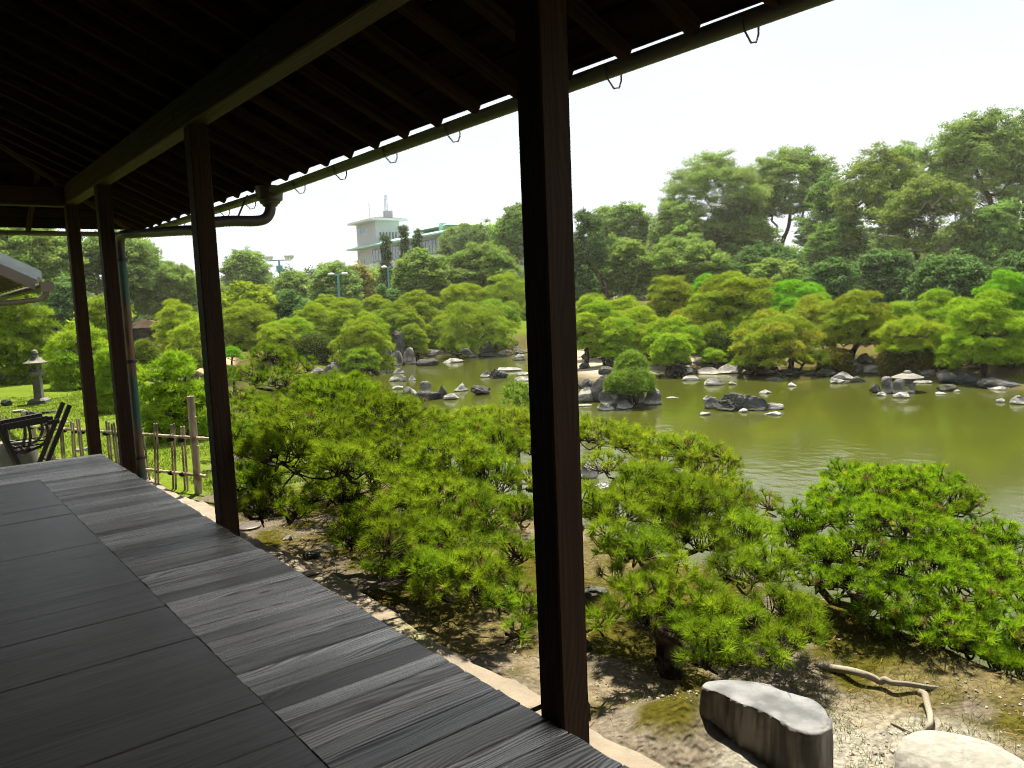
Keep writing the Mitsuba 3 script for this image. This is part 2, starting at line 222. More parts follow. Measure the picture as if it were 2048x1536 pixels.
PINES = [
    (29.41, -3.362, -0.484, 2.876, 1.133, 29.328, -2.881, 0, 'tall dense pine with slim pale trunk behind the tall stone lantern'),
    (25.837, -4.476, -0.963, 1.799, 1.071, 25.781, -4.067, 3, 'broad feathery pine seen behind the end veranda posts beside the lawn'),
    (34.521, -6.591, 0.621, 2.695, 0.624, 34.301, -6.509, 0, 'dark tiered pine between the two far veranda posts'),
    (13.641, -3.661, -0.226, 1.342, 0.605, 13.25, -3.884, 3, 'bushy pine with lumpy tufts just behind the bamboo fence'),
    (18.638, -3.816, -0.131, 1.41, 0.508, 18.53, -3.685, 3, 'bright pine behind the copper downpipe at the lawn edge'),
    (39.931, -11.078, -0.024, 2.565, 1.136, 39.845, -10.738, 2, 'cloud pruned yellow green pine beside the small brown hut'),
    (39.792, -14.487, -0.281, 2.37, 1.611, 39.572, -14.304, 2, 'wide many layered pine beside the first far post in the left garden'),
    (34.895, -14.04, 0.165, 1.358, 0.963, 35.21, -13.433, 2, 'low feathery pine in front of the dark round tree'),
    (39.67, -17.885, -0.143, 2.247, 0.978, 39.119, -18.167, 2, 'pine with a bare orange trunk in the left garden'),
    (44.897, -21.08, 1.464, 2.724, 0.665, 44.823, -20.955, 2, 'small topknot pine behind the orange trunked pine'),
    (38.733, -19.012, 0.033, 1.845, 0.714, 38.887, -18.502, 2, 'slender domed pine next to the orange trunked pine'),
    (31.715, -16.468, -0.979, 1.341, 1.366, 31.578, -16.238, 2, 'wide tiered olive pine on the shore before the standing stone'),
    (36.889, -19.695, 0.072, 1.61, 1.032, 36.766, -19.584, 3, 'bright green pine behind the wide tiered shore pine'),
    (30.755, -15.867, -0.807, 0.214, 0.813, 30.615, -15.867, 3, 'low domed pine leaning over the shore by the grassy mound'),
    (44.734, -24.512, 0.18, 2.494, 1.259, 44.636, -24.235, 2, 'broad pine below the thin lamp post'),
    (39.754, -24.371, 0.121, 2.624, 1.477, 39.158, -24.691, 2, 'umbrella pine with visible trunk behind the standing stone'),
    (37.301, -22.423, 0.475, 1.551, 0.731, 37.254, -22.295, 0, 'dome shaped pine right behind the standing stone top'),
    (34.585, -20.876, -0.62, 0.856, 0.692, 34.428, -20.819, 0, 'dark dense pine hugging the lee of the standing stone'),
    (37.622, -23.493, -0.805, 0.681, 0.609, 37.534, -23.346, 0, 'small pine at the water behind the lumpy pale stone'),
    (43.879, -30.626, 1.024, 3.211, 1.668, 43.811, -30.332, 2, 'round headed pine below the pale hotel trees'),
    (42.994, -33.473, 0.282, 3.692, 1.869, 42.666, -33.296, 2, 'tall crooked pine with dark arching trunk close to the near post'),
    (35.154, -25.235, -0.502, 1.945, 2.246, 34.607, -25.503, 0, 'very wide spreading pine above the far lawn rocks'),
    (34.777, -23.798, -0.748, 0.302, 0.899, 34.682, -23.736, 0, 'low creeping pine at the water under the wide spreading pine'),
    (38.604, -32.243, -0.13, 1.902, 1.007, 38.25, -32.338, 0, 'pine at the top of the far lawn by the near post'),
    (27.665, -26.666, 0.829, 2.064, 0.765, 27.562, -26.581, 2, 'little umbrella pine with a thin visible trunk past the near post'),
    (23.364, -22.238, -0.172, 1.309, 0.584, 23.314, -22.045, 2, 'bushy pine at the back of the beach by the near post'),
    (25.291, -26.408, 0.428, 1.913, 1.02, 25.231, -26.226, 2, 'round pine behind the lower beach pines'),
    (22.562, -23.206, -0.544, 0.977, 1.128, 22.733, -22.724, 3, 'wide yellow green pine spreading over the back of the beach'),
    (22.757, -24.666, -0.083, 1.424, 1.122, 22.642, -24.55, 2, 'tiered pine in the middle of the beach slope'),
    (24.709, -28.934, 0.525, 2.77, 1.164, 24.432, -28.895, 4, 'rusty olive pine with open dark branches on the far slope'),
    (24.786, -28.639, 0.489, 1.645, 0.885, 24.645, -28.616, 3, 'light green dome pine in front of the rusty olive pine'),
    (20.177, -23.811, -0.262, 1.016, 1.075, 20.137, -23.64, 3, 'light feathery pine above the small beach pine'),
    (18.867, -22.141, -0.589, 0.552, 0.718, 18.899, -21.902, 3, 'small many tiered pine standing on the beach sand'),
    (19.823, -27.018, 0.228, 2.77, 1.591, 19.51, -26.972, 4, 'largest rounded olive pine on the far slope'),
    (23.087, -29.36, 1.359, 2.687, 0.498, 22.98, -29.265, 1, 'bright green pine peeping from behind the largest rounded pine'),
    (21.12, -33.442, 0.405, 2.325, 1.63, 20.834, -33.472, 1, 'smooth vivid green dome pine above the far bank'),
    (18.722, -24.337, -0.717, -0.084, 0.45, 18.719, -24.23, 3, 'tiny round pine alone on the upper beach'),
    (19.364, -25.644, -0.569, 0.885, 1.122, 18.825, -26.074, 0, 'shaded pine beneath the largest rounded olive pine'),
    (15.882, -24.112, -0.727, 1.219, 1.546, 15.544, -24.203, 4, 'broad golden topped pine cascading to the far waterline'),
    (14.294, -26.405, -0.198, 1.79, 1.276, 14.326, -26.019, 4, 'flat topped pine with a dark straight trunk on the rocky bank'),
    (14.108, -29.163, 0.113, 1.274, 0.621, 14.04, -29.049, 3, 'stacked pine of three bright pads between bigger ones'),
    (11.823, -25.489, -0.156, 0.891, 1.07, 11.78, -25.361, 2, 'low wide pine on the mossy bank above the snow lantern'),
    (13.733, -31.339, 0.307, 1.639, 0.944, 13.607, -31.267, 3, 'deep green round pine behind the low wide bank pine'),
    (9.734, -25.332, -0.589, 1.529, 1.27, 9.591, -25.145, 3, 'massive layered pine overhanging the dark shore'),
    (11.259, -31.357, 0.755, 2.331, 1.005, 11.089, -31.298, 1, 'smooth bright pine above the massive layered pine'),
    (9.244, -27.481, -0.761, 0.904, 0.67, 9.203, -27.244, 2, 'pine cut by the frame edge beyond the massive layered pine'),
    (14.679, -15.483, -0.542, 0.001, 0.6, 14.679, -15.388, 5, 'low spreading pine on the rocks of the island'),
    (14.957, -15.853, -0.228, 0.42, 0.408, 14.919, -15.789, 5, 'ball clipped pine standing above the rocks of the island'),
    (9.346, -7.406, 0.434, 0.705, 0.136, 9.335, -7.374, 5, 'small round seedling pine at the pond edge by the near post'),
    (22.881, -22.641, -0.479, 0.081, 0.524, 22.848, -22.585, 3, 'small tuft pine at the back of the beach sand'),
    (35.294, -10.296, -0.384, 1.53, 1.091, 35.194, -10.09, 2, 'low dense pine behind the bushy fence pine'),
    (36.84, -15.649, -0.431, 1.446, 1.26, 36.729, -15.463, 3, 'tiered pine filling the gap behind the dark clipped dome'),
    (43.23, -21.516, -0.158, 2.369, 1.568, 43.062, -21.29, 2, 'hazy green pine behind the slender domed pine'),
    (40.507, -23.312, -0.402, 2.072, 1.534, 40.343, -23.09, 0, 'dense pine between the thin lamp post and the standing stone'),
    (38.089, -25.484, -0.732, 1.487, 1.518, 37.94, -25.287, 2, 'rounded pine tucked beside the umbrella pine'),
    (38.62, -28.999, -0.69, 2.131, 1.813, 38.453, -28.72, 0, 'broad pine crowded behind the very wide spreading pine'),
    (25.505, -25.28, -0.222, 1.687, 1.274, 25.392, -25.091, 3, 'bushy tiered pine crowding the back of the beach'),
    (21.561, -24.136, -0.544, 0.848, 1.141, 21.478, -23.998, 2, 'low feathery pine behind the small many tiered one'),
    (22.274, -27.715, -0.603, 1.338, 1.325, 22.146, -27.541, 0, 'dark green pine between the rusty olive pine and the beach'),
    (18.705, -26.512, -0.555, 1.034, 1.21, 18.611, -26.355, 3, 'layered pine in the shade beside the golden topped pine'),
    (18.762, -31.423, -0.458, 1.541, 1.252, 18.624, -31.251, 2, 'tall layered pine behind the golden topped pine'),
    (15.475, -29.852, -0.44, 1.2, 1.075, 15.39, -29.674, 0, 'dark pine behind the flat topped bank pine'),
    (11.995, -28.585, -0.571, 1.185, 0.986, 11.922, -28.371, 3, 'tiered pine behind the massive layered one'),
    (47.724, -20.694, 0.628, 2.504, 1.259, 47.613, -20.508, 0, 'small dark pine at the back of the left garden'),
    (28.976, -6.872, 0.182, 1.111, 0.416, 28.916, -6.787, 6, 'clipped round shrub beside the copper downpipe'),
    (31.081, -8.983, -0.097, 0.559, 0.397, 31.042, -8.918, 6, 'clipped dome shrub on the slope by the second post'),
    (33.89, -15.226, -0.484, 0.799, 0.884, 33.801, -15.117, 7, 'dark clipped dome shrub at the centre of the left garden'),
    (30.104, -10.236, 0.138, 0.588, 0.321, 30.077, -10.191, 1, 'small bright shrub on bare earth by the cove'),
    (12.325, -25.675, -0.88, 0.017, 0.645, 12.322, -25.523, 8, 'dark mossy azalea mound on the bank behind the snow lantern'),
    (14.305, -25.079, -0.823, -0.119, 0.506, 14.263, -25.01, 8, 'low brownish azalea on the rocky bank'),
    (11.213, -25.449, -0.714, -0.068, 0.465, 11.175, -25.385, 8, 'rounded dark azalea above the slanting grey boulder'),
    (16.582, -23.837, -0.747, 0.088, 0.525, 16.533, -23.754, 7, 'deep shaded shrub under the golden topped pine'),
    (18.994, -25.221, -0.815, 0.425, 0.672, 18.92, -25.098, 7, 'dark shrub in the shade behind the tiny beach pine'),
    (29.23, -9.613, -0.512, -0.023, 0.548, 29.314, -9.422, 7, 'low shrub beside the blue grey slab'),
]
TREES = [
    (60.986, -8.048, 1.95, 8.453, 3.764, 'm', (((60.346, -7.277, -0.658), (59.969, -8.432, 3.204), (59.717, -9.203, 5.778)),), 'big leafy tree filling the gap under the end eaves'),
    (61.936, -13.314, 2.398, 8.175, 3.701, 'c', (((62.151, -11.43, -1.053), (62.181, -12.121, 3.134), (63.001, -11.569, 5.979)), ((62.181, -12.121, 3.134), (60.952, -14.042, 5.146), (60.533, -14.817, 6.513))), 'spreading camphor tree with pale limbs behind the far posts'),
    (63.877, -16.985, 0.768, 6.02, 3.21, 'm', (((63.316, -16.392, -1.491), (63.538, -16.763, 2.261)),), 'rounded leafy tree behind the clipped pines near the copper pipe'),
    (52.669, -8.141, 0.452, 4.192, 1.592, 'd', (((52.487, -7.572, -0.405), (52.587, -7.845, 1.894)),), 'dark evergreen below the big leafy tree at the garden end'),
    (48.787, -9.66, 0.42, 3.171, 1.523, 'l', (((48.543, -9.252, -0.956), (48.673, -9.469, 1.245)),), 'yellow green tree between the far posts'),
    (78.166, -28.447, 2.984, 8.007, 2.823, 'c', (((77.505, -27.565, -1.898), (77.822, -28.096, 3.466), (78.574, -27.567, 5.945)),), 'tall open crowned tree beside the double floodlight mast'),
    (46.838, -17.106, -0.041, 3.515, 2.071, 'l', (((46.85, -16.32, -0.905), (46.989, -16.552, 1.446)),), 'lime yellow leafy tree behind the wide layered pine'),
    (46.299, -19.357, -0.486, 3.116, 1.692, 'd', (((46.052, -18.888, -1.385), (46.194, -19.125, 1.016)),), 'dark green round tree under the double floodlight mast'),
    (69.337, -29.466, 0.933, 5.3, 2.198, 'm', (((68.824, -28.732, -2.671), (69.143, -29.266, 2.731)),), 'hazy rounded tree behind the double floodlight mast'),
    (57.735, -28.005, 0.18, 5.491, 2.38, 'c', (((57.332, -27.189, -2.143), (57.561, -27.572, 1.734), (58.038, -27.305, 3.696)),), 'mid green spreading tree with the plain light pole in front'),
    (65.608, -34.321, 1.585, 5.817, 1.45, 'y', (((64.948, -33.796, -2.03), (65.326, -34.179, 2.928)),), 'thin yellowish tree before the hotel corner'),
    (50.667, -28.535, -0.535, 3.528, 1.309, 'd', (((50.376, -27.951, -1.958), (50.565, -28.268, 1.249)),), 'dark broad tree at the foot of the thin lamp post'),
    (67.859, -38.422, 0.507, 8.396, 0.861, 'x', (((67.167, -37.268, -3.295), (67.564, -37.756, 2.412), (67.992, -38.122, 7.647)),), 'narrow pointed conifer in front of the hotel windows'),
    (75.651, -45.123, 2.375, 10.334, 0.866, 'x', (((74.799, -43.699, -4.077), (75.18, -44.337, 2.375), (75.744, -44.884, 9.644)),), 'taller thin conifer before the green hotel roof'),
    (76.418, -47.334, 2.32, 9.913, 1.219, 'x', (((75.578, -45.932, -4.283), (75.968, -46.584, 2.32), (76.375, -47.263, 9.198)),), 'ragged conifer beside the taller thin one'),
    (51.915, -32.303, -0.025, 6.203, 2.53, 'm', (((51.156, -31.791, -2.293), (51.495, -32.013, 1.467), (52.001, -31.829, 4.116)),), 'large soft green tree hiding the hotel base'),
    (51.538, -37.75, -0.326, 6.607, 3.529, 'm', (((51.013, -36.801, -2.688), (51.369, -37.034, 1.259), (52.123, -36.49, 3.663)), ((51.369, -37.034, 1.259), (50.404, -38.667, 3.55))), 'broad dusty green tree left of the near post'),
    (69.493, -49.608, 6.28, 9.642, 2.908, 'p', (((68.672, -48.238, -4.224), (69.169, -49.069, 4.179), (69.551, -49.225, 7.867)),), 'flat crowned wild pines before the hotel pavilion roof'),
    (53.726, -43.717, 3.599, 10.062, 3.21, 'c', (((52.941, -42.406, -3.204), (53.344, -43.078, 3.599), (54.075, -42.743, 7.035)),), 'pale airy tree touching the edge of the near post'),
    (39.874, -38.151, 2.592, 7.657, 1.733, 'b', (((38.371, -38.793, 0.326), (38.806, -38.653, 2.709), (39.475, -38.041, 4.099), (40.124, -37.394, 5.151), (40.647, -36.908, 6.194)), ((39.475, -38.041, 4.099), (39.364, -38.474, 5.773))), 'dark leaning black pine past the near post'),
    (58.331, -60.748, 5.543, 11.381, 4.124, 'c', (((57.66, -59.159, -2.64), (57.705, -60.17, 3.484), (57.787, -60.777, 7.57)),), 'pale dome crowned tree behind the leaning black pine'),
    (41.161, -42.773, 0.897, 6.156, 2.555, 'm', (((40.339, -42.396, -2.026), (40.596, -42.826, 2.325), (40.612, -43.184, 4.494)),), 'light green tree in front of the pale dome crown'),
    (50.311, -65.391, 3.06, 15.741, 6.014, 'c', (((46.062, -67.891, -1.057), (47.32, -67.315, 4.855), (48.09, -66.636, 6.607), (48.376, -66.401, 7.354), (48.402, -66.622, 8.813)), ((48.09, -66.636, 6.607), (49.303, -65.27, 7.658), (50.62, -63.899, 9.445)), ((48.376, -66.401, 7.354), (47.797, -67.219, 7.802), (48.188, -66.978, 9.285)), ((47.32, -67.315, 4.855), (49.236, -65.159, 6.536), (49.744, -64.668, 7.444))), 'great camphor tree with snaking dark limbs against the sky'),
    (47.743, -75.169, 6.87, 16.498, 5.541, 'c', (((47.535, -72.337, -1.267), (47.599, -73.1, 3.583), (47.734, -73.419, 6.397), (47.408, -74.187, 8.416), (47.432, -74.602, 10.968)), ((47.734, -73.419, 6.397), (46.736, -75.127, 8.882), (46.538, -75.734, 10.909)), ((47.599, -73.1, 3.583), (48.082, -73.157, 7.44), (48.682, -72.753, 9.52))), 'tall umbrella tree with a slender curved trunk against the sky'),
    (37.023, -44.77, 0.757, 6.009, 3.348, 'm', (((36.438, -44.113, -2.051), (36.666, -44.493, 1.8), (37.227, -44.148, 3.93)),), 'grey green undergrowth tree below the great camphor'),
    (32.785, -48.382, 0.547, 5.018, 3.116, 'd', (((32.357, -47.668, -2.204), (32.581, -48.042, 1.579)),), 'darker tree at the feet of the two tall umbrella crowns'),
    (36.757, -64.387, -0.886, 7.99, 2.978, 'k', (((36.082, -63.26, -3.422), (36.432, -63.844, 2.495)),), 'thin leafy tree in the gap before the leaning oak'),
    (33.475, -65.3, 2.332, 13.509, 4.193, 'o', (((30.471, -67.163, 2.177), (31.196, -66.738, 5.059), (32.116, -65.82, 6.537), (32.502, -65.72, 8.789), (32.52, -66.122, 11.219)), ((31.196, -66.738, 5.059), (32.762, -65.038, 6.782), (33.823, -63.836, 7.661)), ((32.116, -65.82, 6.537), (31.362, -67.164, 8.714), (30.674, -68.247, 9.883))), 'leaning olive oak with a thick dark trunk'),
    (29.637, -74.931, 5.373, 16.278, 5.106, 'c', (((27.801, -74.187, -1.442), (28.483, -74.938, 7.866), (29.291, -74.355, 10.445), (29.943, -73.896, 12.593)), ((28.483, -74.938, 7.866), (27.522, -76.816, 11.592))), 'tallest spreading tree at the edge of the sky'),
    (28.497, -62.566, 2.167, 10.019, 4.14, 'o', (((26.896, -62.971, 0.602), (26.884, -63.635, 4.326), (25.668, -65.369, 5.363), (25.064, -66.07, 4.951)), ((26.884, -63.635, 4.326), (26.667, -64.299, 6.547), (26.334, -65.111, 8.759))), 'olive leaved tree with a pale crooked trunk'),
    (23.586, -64.186, -0.219, 7.649, 3.24, 'k', (((23.036, -63.267, -1.65), (23.534, -63.444, 3.015)),), 'dense leafy tree at the right edge above the bright pine'),
    (27.921, -55.829, -0.529, 3.665, 2.991, 'o', (((27.632, -55.346, -1.228), (28.103, -55.174, 1.24)), ((27.715, -55.484, 0.17), (29.524, -53.708, 3.249))), 'low olive tree with bare silver branches over the bank'),
    (25.583, -44.273, 0.021, 3.547, 1.775, 'd', (((25.287, -43.779, -1.449), (25.443, -44.041, 1.196)),), 'shadowy bush behind the smooth vivid dome pine'),
    (18.682, -44.085, -0.26, 3.373, 2.155, 'd', (((18.461, -43.598, -1.036), (18.584, -43.803, 1.04)),), 'dark glossy evergreen behind the deep green round pine'),
    (15.8, -45.329, -0.073, 3.429, 1.636, 'd', (((15.456, -44.983, -1.079), (15.574, -45.181, 0.922)),), 'dark evergreen filling the corner above the smooth bright pine'),
    (41.285, -39.069, 0.345, 4.546, 1.234, 'd', (((41.042, -38.343, -1.399), (41.228, -38.655, 1.752)),), 'dark shrub tree at the root of the leaning black pine'),
    (40.83, -70.415, 2.561, 12.509, 3.144, 'k', (((39.841, -68.975, -2.996), (40.388, -69.889, 6.258), (40.697, -69.981, 9.044)),), 'thin crowned tree joining the umbrella tree to the leaning oak'),
    (39.875, -82.047, 6.812, 16.066, 4.028, 'c', (((38.824, -80.293, -1.692), (39.446, -81.331, 8.812), (39.779, -81.43, 11.824)),), 'pale high crown behind the leaning oak'),
    (34.758, -85.612, 8.363, 17.727, 3.437, 'c', (((33.598, -83.675, -1.879), (34.29, -84.832, 9.826), (34.369, -85.409, 13.718)),), 'airy high crown beside the tallest spreading tree'),
    (28.778, -83.393, 7.655, 17.334, 3.172, 'c', (((27.927, -81.147, -1.781), (28.566, -82.215, 9.024), (28.525, -82.971, 13.057)),), 'highest crown leaving the frame at the sky edge'),
    (50.827, -60.643, 3.171, 11.012, 3.229, 'c', (((50.156, -59.305, -1.576), (50.606, -60.056, 6.027), (50.747, -60.291, 8.403)),), 'soft crown on the flank of the great camphor'),
    (76.062, -54.515, 4.376, 11.049, 4.777, 'm', (((75.843, -52.833, -0.196), (76.252, -53.515, 6.707)),), 'soft tree top covering the hotel wing end'),
    (48.274, -67.123, 2.945, 10.748, 3.927, 'm', (((47.524, -65.87, -1.932), (47.957, -66.593, 5.383)),), 'rounded crown filling between the two tall camphors'),
    (26.215, -51.742, -0.336, 4.216, 2.455, 'd', (((25.868, -51.164, -1.636), (26.022, -51.421, 0.965)),), 'dark bush mass beneath the leaning olive oak'),
    (30.533, -46.16, -0.048, 3.853, 2.291, 'm', (((30.226, -45.646, -1.349), (30.38, -45.903, 1.252)),), 'mid green bush behind the smooth vivid dome pine'),
]
SPREADING_TRUNK = ((5.119, -2.944, 0.289, 0.1), (5.407, -2.92, 0.393, 0.085), (5.674, -2.763, 0.515, 0.07), (6.014, -2.67, 0.599, 0.055))
SPREADING_PADS = ((6.585, -2.816, 0.939, 0.485, 0.176), (5.369, -2.102, 1.039, 0.264, 0.12), (4.991, -2.41, 0.97, 0.242, 0.104), (7.51, -3.616, 1.082, 0.568, 0.232), (8.262, -3.804, 1.118, 0.392, 0.14), (6.699, -3.654, 0.97, 0.502, 0.201), (5.745, -2.562, 0.821, 0.351, 0.125), (6.058, -3.458, 0.764, 0.507, 0.198), (5.379, -3.506, 0.739, 0.45, 0.196), (5.377, -2.688, 0.717, 0.302, 0.136), (5.007, -3.135, 0.562, 0.434, 0.166), (4.984, -3.664, 0.627, 0.297, 0.174), (4.906, -2.77, 0.54, 0.359, 0.136), (4.469, -3.162, 0.526, 0.3, 0.148), (4.385, -2.767, 0.453, 0.35, 0.113), (4.342, -2.351, 0.557, 0.164, 0.132), (4.018, -2.419, 0.442, 0.199, 0.091), (3.831, -2.656, 0.43, 0.199, 0.103), (3.851, -2.962, 0.462, 0.142, 0.113), (6.686, -4.288, 0.764, 0.453, 0.181), (5.698, -4.232, 0.693, 0.317, 0.172), (6.793, -2.482, 0.551, 0.198, 0.132), (6.791, -2.439, 0.29, 0.198, 0.159), (6.612, -3.409, 0.797, 0.326, 0.168), (5.45, -3.233, 0.63, 0.322, 0.137), (7.072, -2.489, 0.761, 0.181, 0.109), (6.171, -4.294, 0.77, 0.287, 0.144), (4.296, -3.385, 0.532, 0.141, 0.127), (8.077, -3.191, 0.927, 0.317, 0.137), (5.259, -2.631, 0.462, 0.186, 0.097), (4.088, -2.643, 0.369, 0.189, 0.088), (3.774, -2.798, 0.361, 0.134, 0.073), (4.448, -2.343, 0.353, 0.116, 0.071), (5.776, -2.644, 0.581, 0.238, 0.095), (4.66, -2.739, 0.434, 0.242, 0.104), (6.861, -2.396, 0.556, 0.22, 0.15), (6.549, -2.445, 0.421, 0.214, 0.111), (7.333, -2.496, 0.844, 0.186, 0.168), (6.128, -2.489, 0.404, 0.188, 0.082), (7.128, -2.336, 0.294, 0.154, 0.136), (5.207, -2.515, 0.347, 0.161, 0.073), (3.932, -2.429, 0.338, 0.149, 0.06), (3.685, -2.583, 0.348, 0.135, 0.059))
TRAILING_TRUNK = ((5.028, -4.439, -0.225, 0.09), (5.127, -4.845, 0.027, 0.075), (5.287, -5.34, 0.285, 0.06))
TRAILING_PADS = ((7.769, -5.49, 0.622, 0.423, 0.133), (7.19, -5.573, 0.596, 0.492, 0.174), (6.678, -5.742, 0.625, 0.448, 0.19), (6.936, -5.227, 0.499, 0.332, 0.155), (5.969, -5.824, 0.579, 0.423, 0.159), (5.399, -5.892, 0.53, 0.403, 0.121), (4.887, -5.89, 0.519, 0.383, 0.153), (4.543, -5.822, 0.41, 0.322, 0.165), (4.235, -5.702, 0.274, 0.22, 0.159), (4.029, -5.629, 0.213, 0.171, 0.111), (5.068, -5.809, 0.435, 0.339, 0.116), (5.664, -5.883, 0.552, 0.31, 0.114), (6.353, -5.311, 0.447, 0.264, 0.137), (4.336, -5.416, 0.31, 0.304, 0.13), (4.948, -5.459, 0.365, 0.279, 0.121), (5.425, -5.348, 0.41, 0.242, 0.116), (3.696, -5.227, 0.149, 0.198, 0.143), (3.807, -5.594, 0.26, 0.125, 0.1), (5.943, -4.826, 0.273, 0.245, 0.137))
GNARLED_TRUNK = ((2.747, -3.165, 0.093, 0.085), (2.82, -3.17, 0.186, 0.08), (2.84, -3.322, 0.265, 0.072), (3.005, -3.369, 0.339, 0.06), (3.114, -3.574, 0.442, 0.05))
GNARLED_PADS = ((3.408, -3.899, 0.715, 0.36, 0.137), (3.387, -3.435, 0.712, 0.216, 0.123), (3.202, -4.151, 0.653, 0.245, 0.137), (2.91, -4.012, 0.528, 0.191, 0.148), (3.105, -3.284, 0.589, 0.203, 0.081), (3.017, -3.714, 0.54, 0.242, 0.109), (2.631, -3.862, 0.429, 0.174, 0.127), (2.677, -3.309, 0.401, 0.173, 0.076), (2.398, -3.654, 0.329, 0.152, 0.114), (2.24, -3.593, 0.229, 0.141, 0.094), (2.401, -3.078, 0.335, 0.159, 0.07), (3.079, -3.128, 0.441, 0.125, 0.057), (2.444, -3.427, 0.311, 0.132, 0.074), (2.279, -3.296, 0.216, 0.126, 0.05), (3.216, -3.154, 0.653, 0.104, 0.081), (3.267, -3.732, 0.595, 0.22, 0.082), (2.678, -3.642, 0.443, 0.159, 0.085), (2.219, -3.38, 0.262, 0.111, 0.055), (2.865, -2.738, 0.371, 0.067, 0.031), (2.872, -3.067, 0.441, 0.141, 0.06), (2.888, -3.375, 0.457, 0.17, 0.068), (2.506, -3.278, 0.376, 0.131, 0.057), (3.157, -3.213, 0.564, 0.145, 0.069), (3.495, -3.307, 0.765, 0.154, 0.093), (2.73, -2.986, 0.339, 0.104, 0.057), (2.591, -3.158, 0.304, 0.115, 0.057), (2.9, -2.94, 0.384, 0.107, 0.053), (2.326, -3.155, 0.219, 0.119, 0.05), (2.433, -3.019, 0.226, 0.09, 0.04), (2.383, -3.823, 0.257, 0.111, 0.083), (3.178, -3.871, 0.745, 0.22, 0.107), (3.563, -3.881, 0.811, 0.2, 0.087))
SPRIG_TRUNK = ((2.777, -2.535, 0.444, 0.02), (2.818, -2.41, 0.494, 0.016), (2.895, -2.319, 0.535, 0.012))
SPRIG_PADS = ((3.065, -2.266, 0.539, 0.07, 0.04), (3.045, -2.38, 0.578, 0.065, 0.04), (2.861, -2.285, 0.555, 0.067, 0.048), (2.851, -2.203, 0.483, 0.08, 0.038))
GLOBE_TRUNK = ((2.272, -4.685, -0.292, 0.085), (2.448, -4.718, -0.215, 0.075), (2.533, -4.719, -0.059, 0.065), (2.456, -4.854, 0.158, 0.06), (2.463, -5.198, 0.309, 0.05))
GLOBE_PADS = ((2.682, -5.464, 0.628, 0.335, 0.12), (2.832, -5.099, 0.57, 0.26, 0.118), (2.488, -5.844, 0.451, 0.287, 0.129), (2.508, -4.853, 0.527, 0.305, 0.116), (2.264, -5.145, 0.416, 0.289, 0.116), (2.92, -4.807, 0.472, 0.211, 0.129), (2.976, -4.715, 0.358, 0.156, 0.109), (2.406, -4.478, 0.44, 0.257, 0.091), (2.121, -4.665, 0.356, 0.296, 0.106), (2.34, -4.218, 0.338, 0.203, 0.075), (2.163, -5.738, 0.271, 0.238, 0.143), (1.884, -5.428, 0.192, 0.201, 0.151), (1.873, -4.641, 0.277, 0.255, 0.102), (2.107, -4.337, 0.251, 0.232, 0.085), (1.855, -4.322, 0.186, 0.233, 0.081), (1.678, -4.544, 0.161, 0.2, 0.097), (1.542, -4.54, 0.081, 0.148, 0.095), (2.579, -4.413, 0.4, 0.154, 0.086), (1.991, -5.141, 0.269, 0.185, 0.105), (3.024, -5.516, 0.627, 0.223, 0.097), (2.655, -5.98, 0.584, 0.223, 0.097), (2.503, -5.346, 0.512, 0.238, 0.102), (1.669, -5.045, 0.165, 0.174, 0.116), (1.622, -4.433, 0.047, 0.159, 0.069), (1.745, -4.368, 0.11, 0.187, 0.075), (2.154, -4.261, 0.156, 0.17, 0.068), (2.536, -4.284, 0.285, 0.121, 0.079), (2.765, -4.324, 0.312, 0.113, 0.082), (1.523, -4.299, -0.035, 0.127, 0.061), (2.145, -5.12, 0.334, 0.252, 0.107))
CLOUD_TRUNK = ((10.731, -4.255, 0.271, 0.1), (10.966, -4.363, 0.739, 0.09), (11.048, -4.457, 0.941, 0.08))
CLOUD_PADS = ((11.273, -4.406, 1.359, 0.402, 0.175), (10.964, -4.607, 1.187, 0.326, 0.174), (11.139, -4.039, 1.085, 0.356, 0.185), (10.798, -4.304, 1.043, 0.388, 0.155), (10.718, -4.707, 0.9, 0.323, 0.158), (10.932, -3.765, 0.808, 0.312, 0.18), (10.496, -3.98, 0.714, 0.408, 0.177), (10.624, -3.475, 0.628, 0.3, 0.2), (10.035, -3.554, 0.511, 0.321, 0.167), (10.75, -4.488, 0.813, 0.284, 0.128), (9.921, -4.057, 0.687, 0.295, 0.157), (9.787, -3.209, 0.458, 0.278, 0.16), (11.502, -3.733, 1.058, 0.215, 0.187))
FLATSTONE = ((2.137, -2.697), (2.065, -2.71), (1.975, -2.704), (1.876, -2.712), (1.783, -2.699), (1.72, -2.694), (1.669, -2.704), (1.631, -2.735), (1.614, -2.778), (1.619, -2.832), (1.654, -2.877), (1.711, -2.931), (1.774, -2.962), (1.84, -2.957), (1.921, -2.934), (1.994, -2.933), (2.082, -2.888), (2.154, -2.829), (2.193, -2.757), (2.18, -2.705))
ROOTS = ((((2.255, -3.814, 0), (2.131, -3.811, 0.03), (2.025, -3.781, 0.06), (1.964, -3.797, 0.05), (1.924, -3.811, 0.03), (1.901, -3.816, 0.05), (1.863, -3.814, 0.05), (1.81, -3.858, 0.04), (1.743, -3.905, 0.02), (1.699, -3.984, -0.02)), 0.022), (((1.725, -3.812, 0.05), (1.689, -3.802, 0.05), (1.629, -3.702, 0.03), (1.57, -3.583, 0.03), (1.575, -3.551, 0)), 0.02), (((1.732, -3.55, 0.01), (1.669, -3.516, 0.012), (1.611, -3.503, 0.01)), 0.006))
LANTERN = (21.964, -2.761, 0.018)
SNOW = (10.416, -22.015, -0.95)
FENCE = ((9.27, -2.64, 0), (12.578, -1.379, -0.02))
PROP = (7.885, -3.115, 0.954)
CHAIR = (-0.907, -1.346)
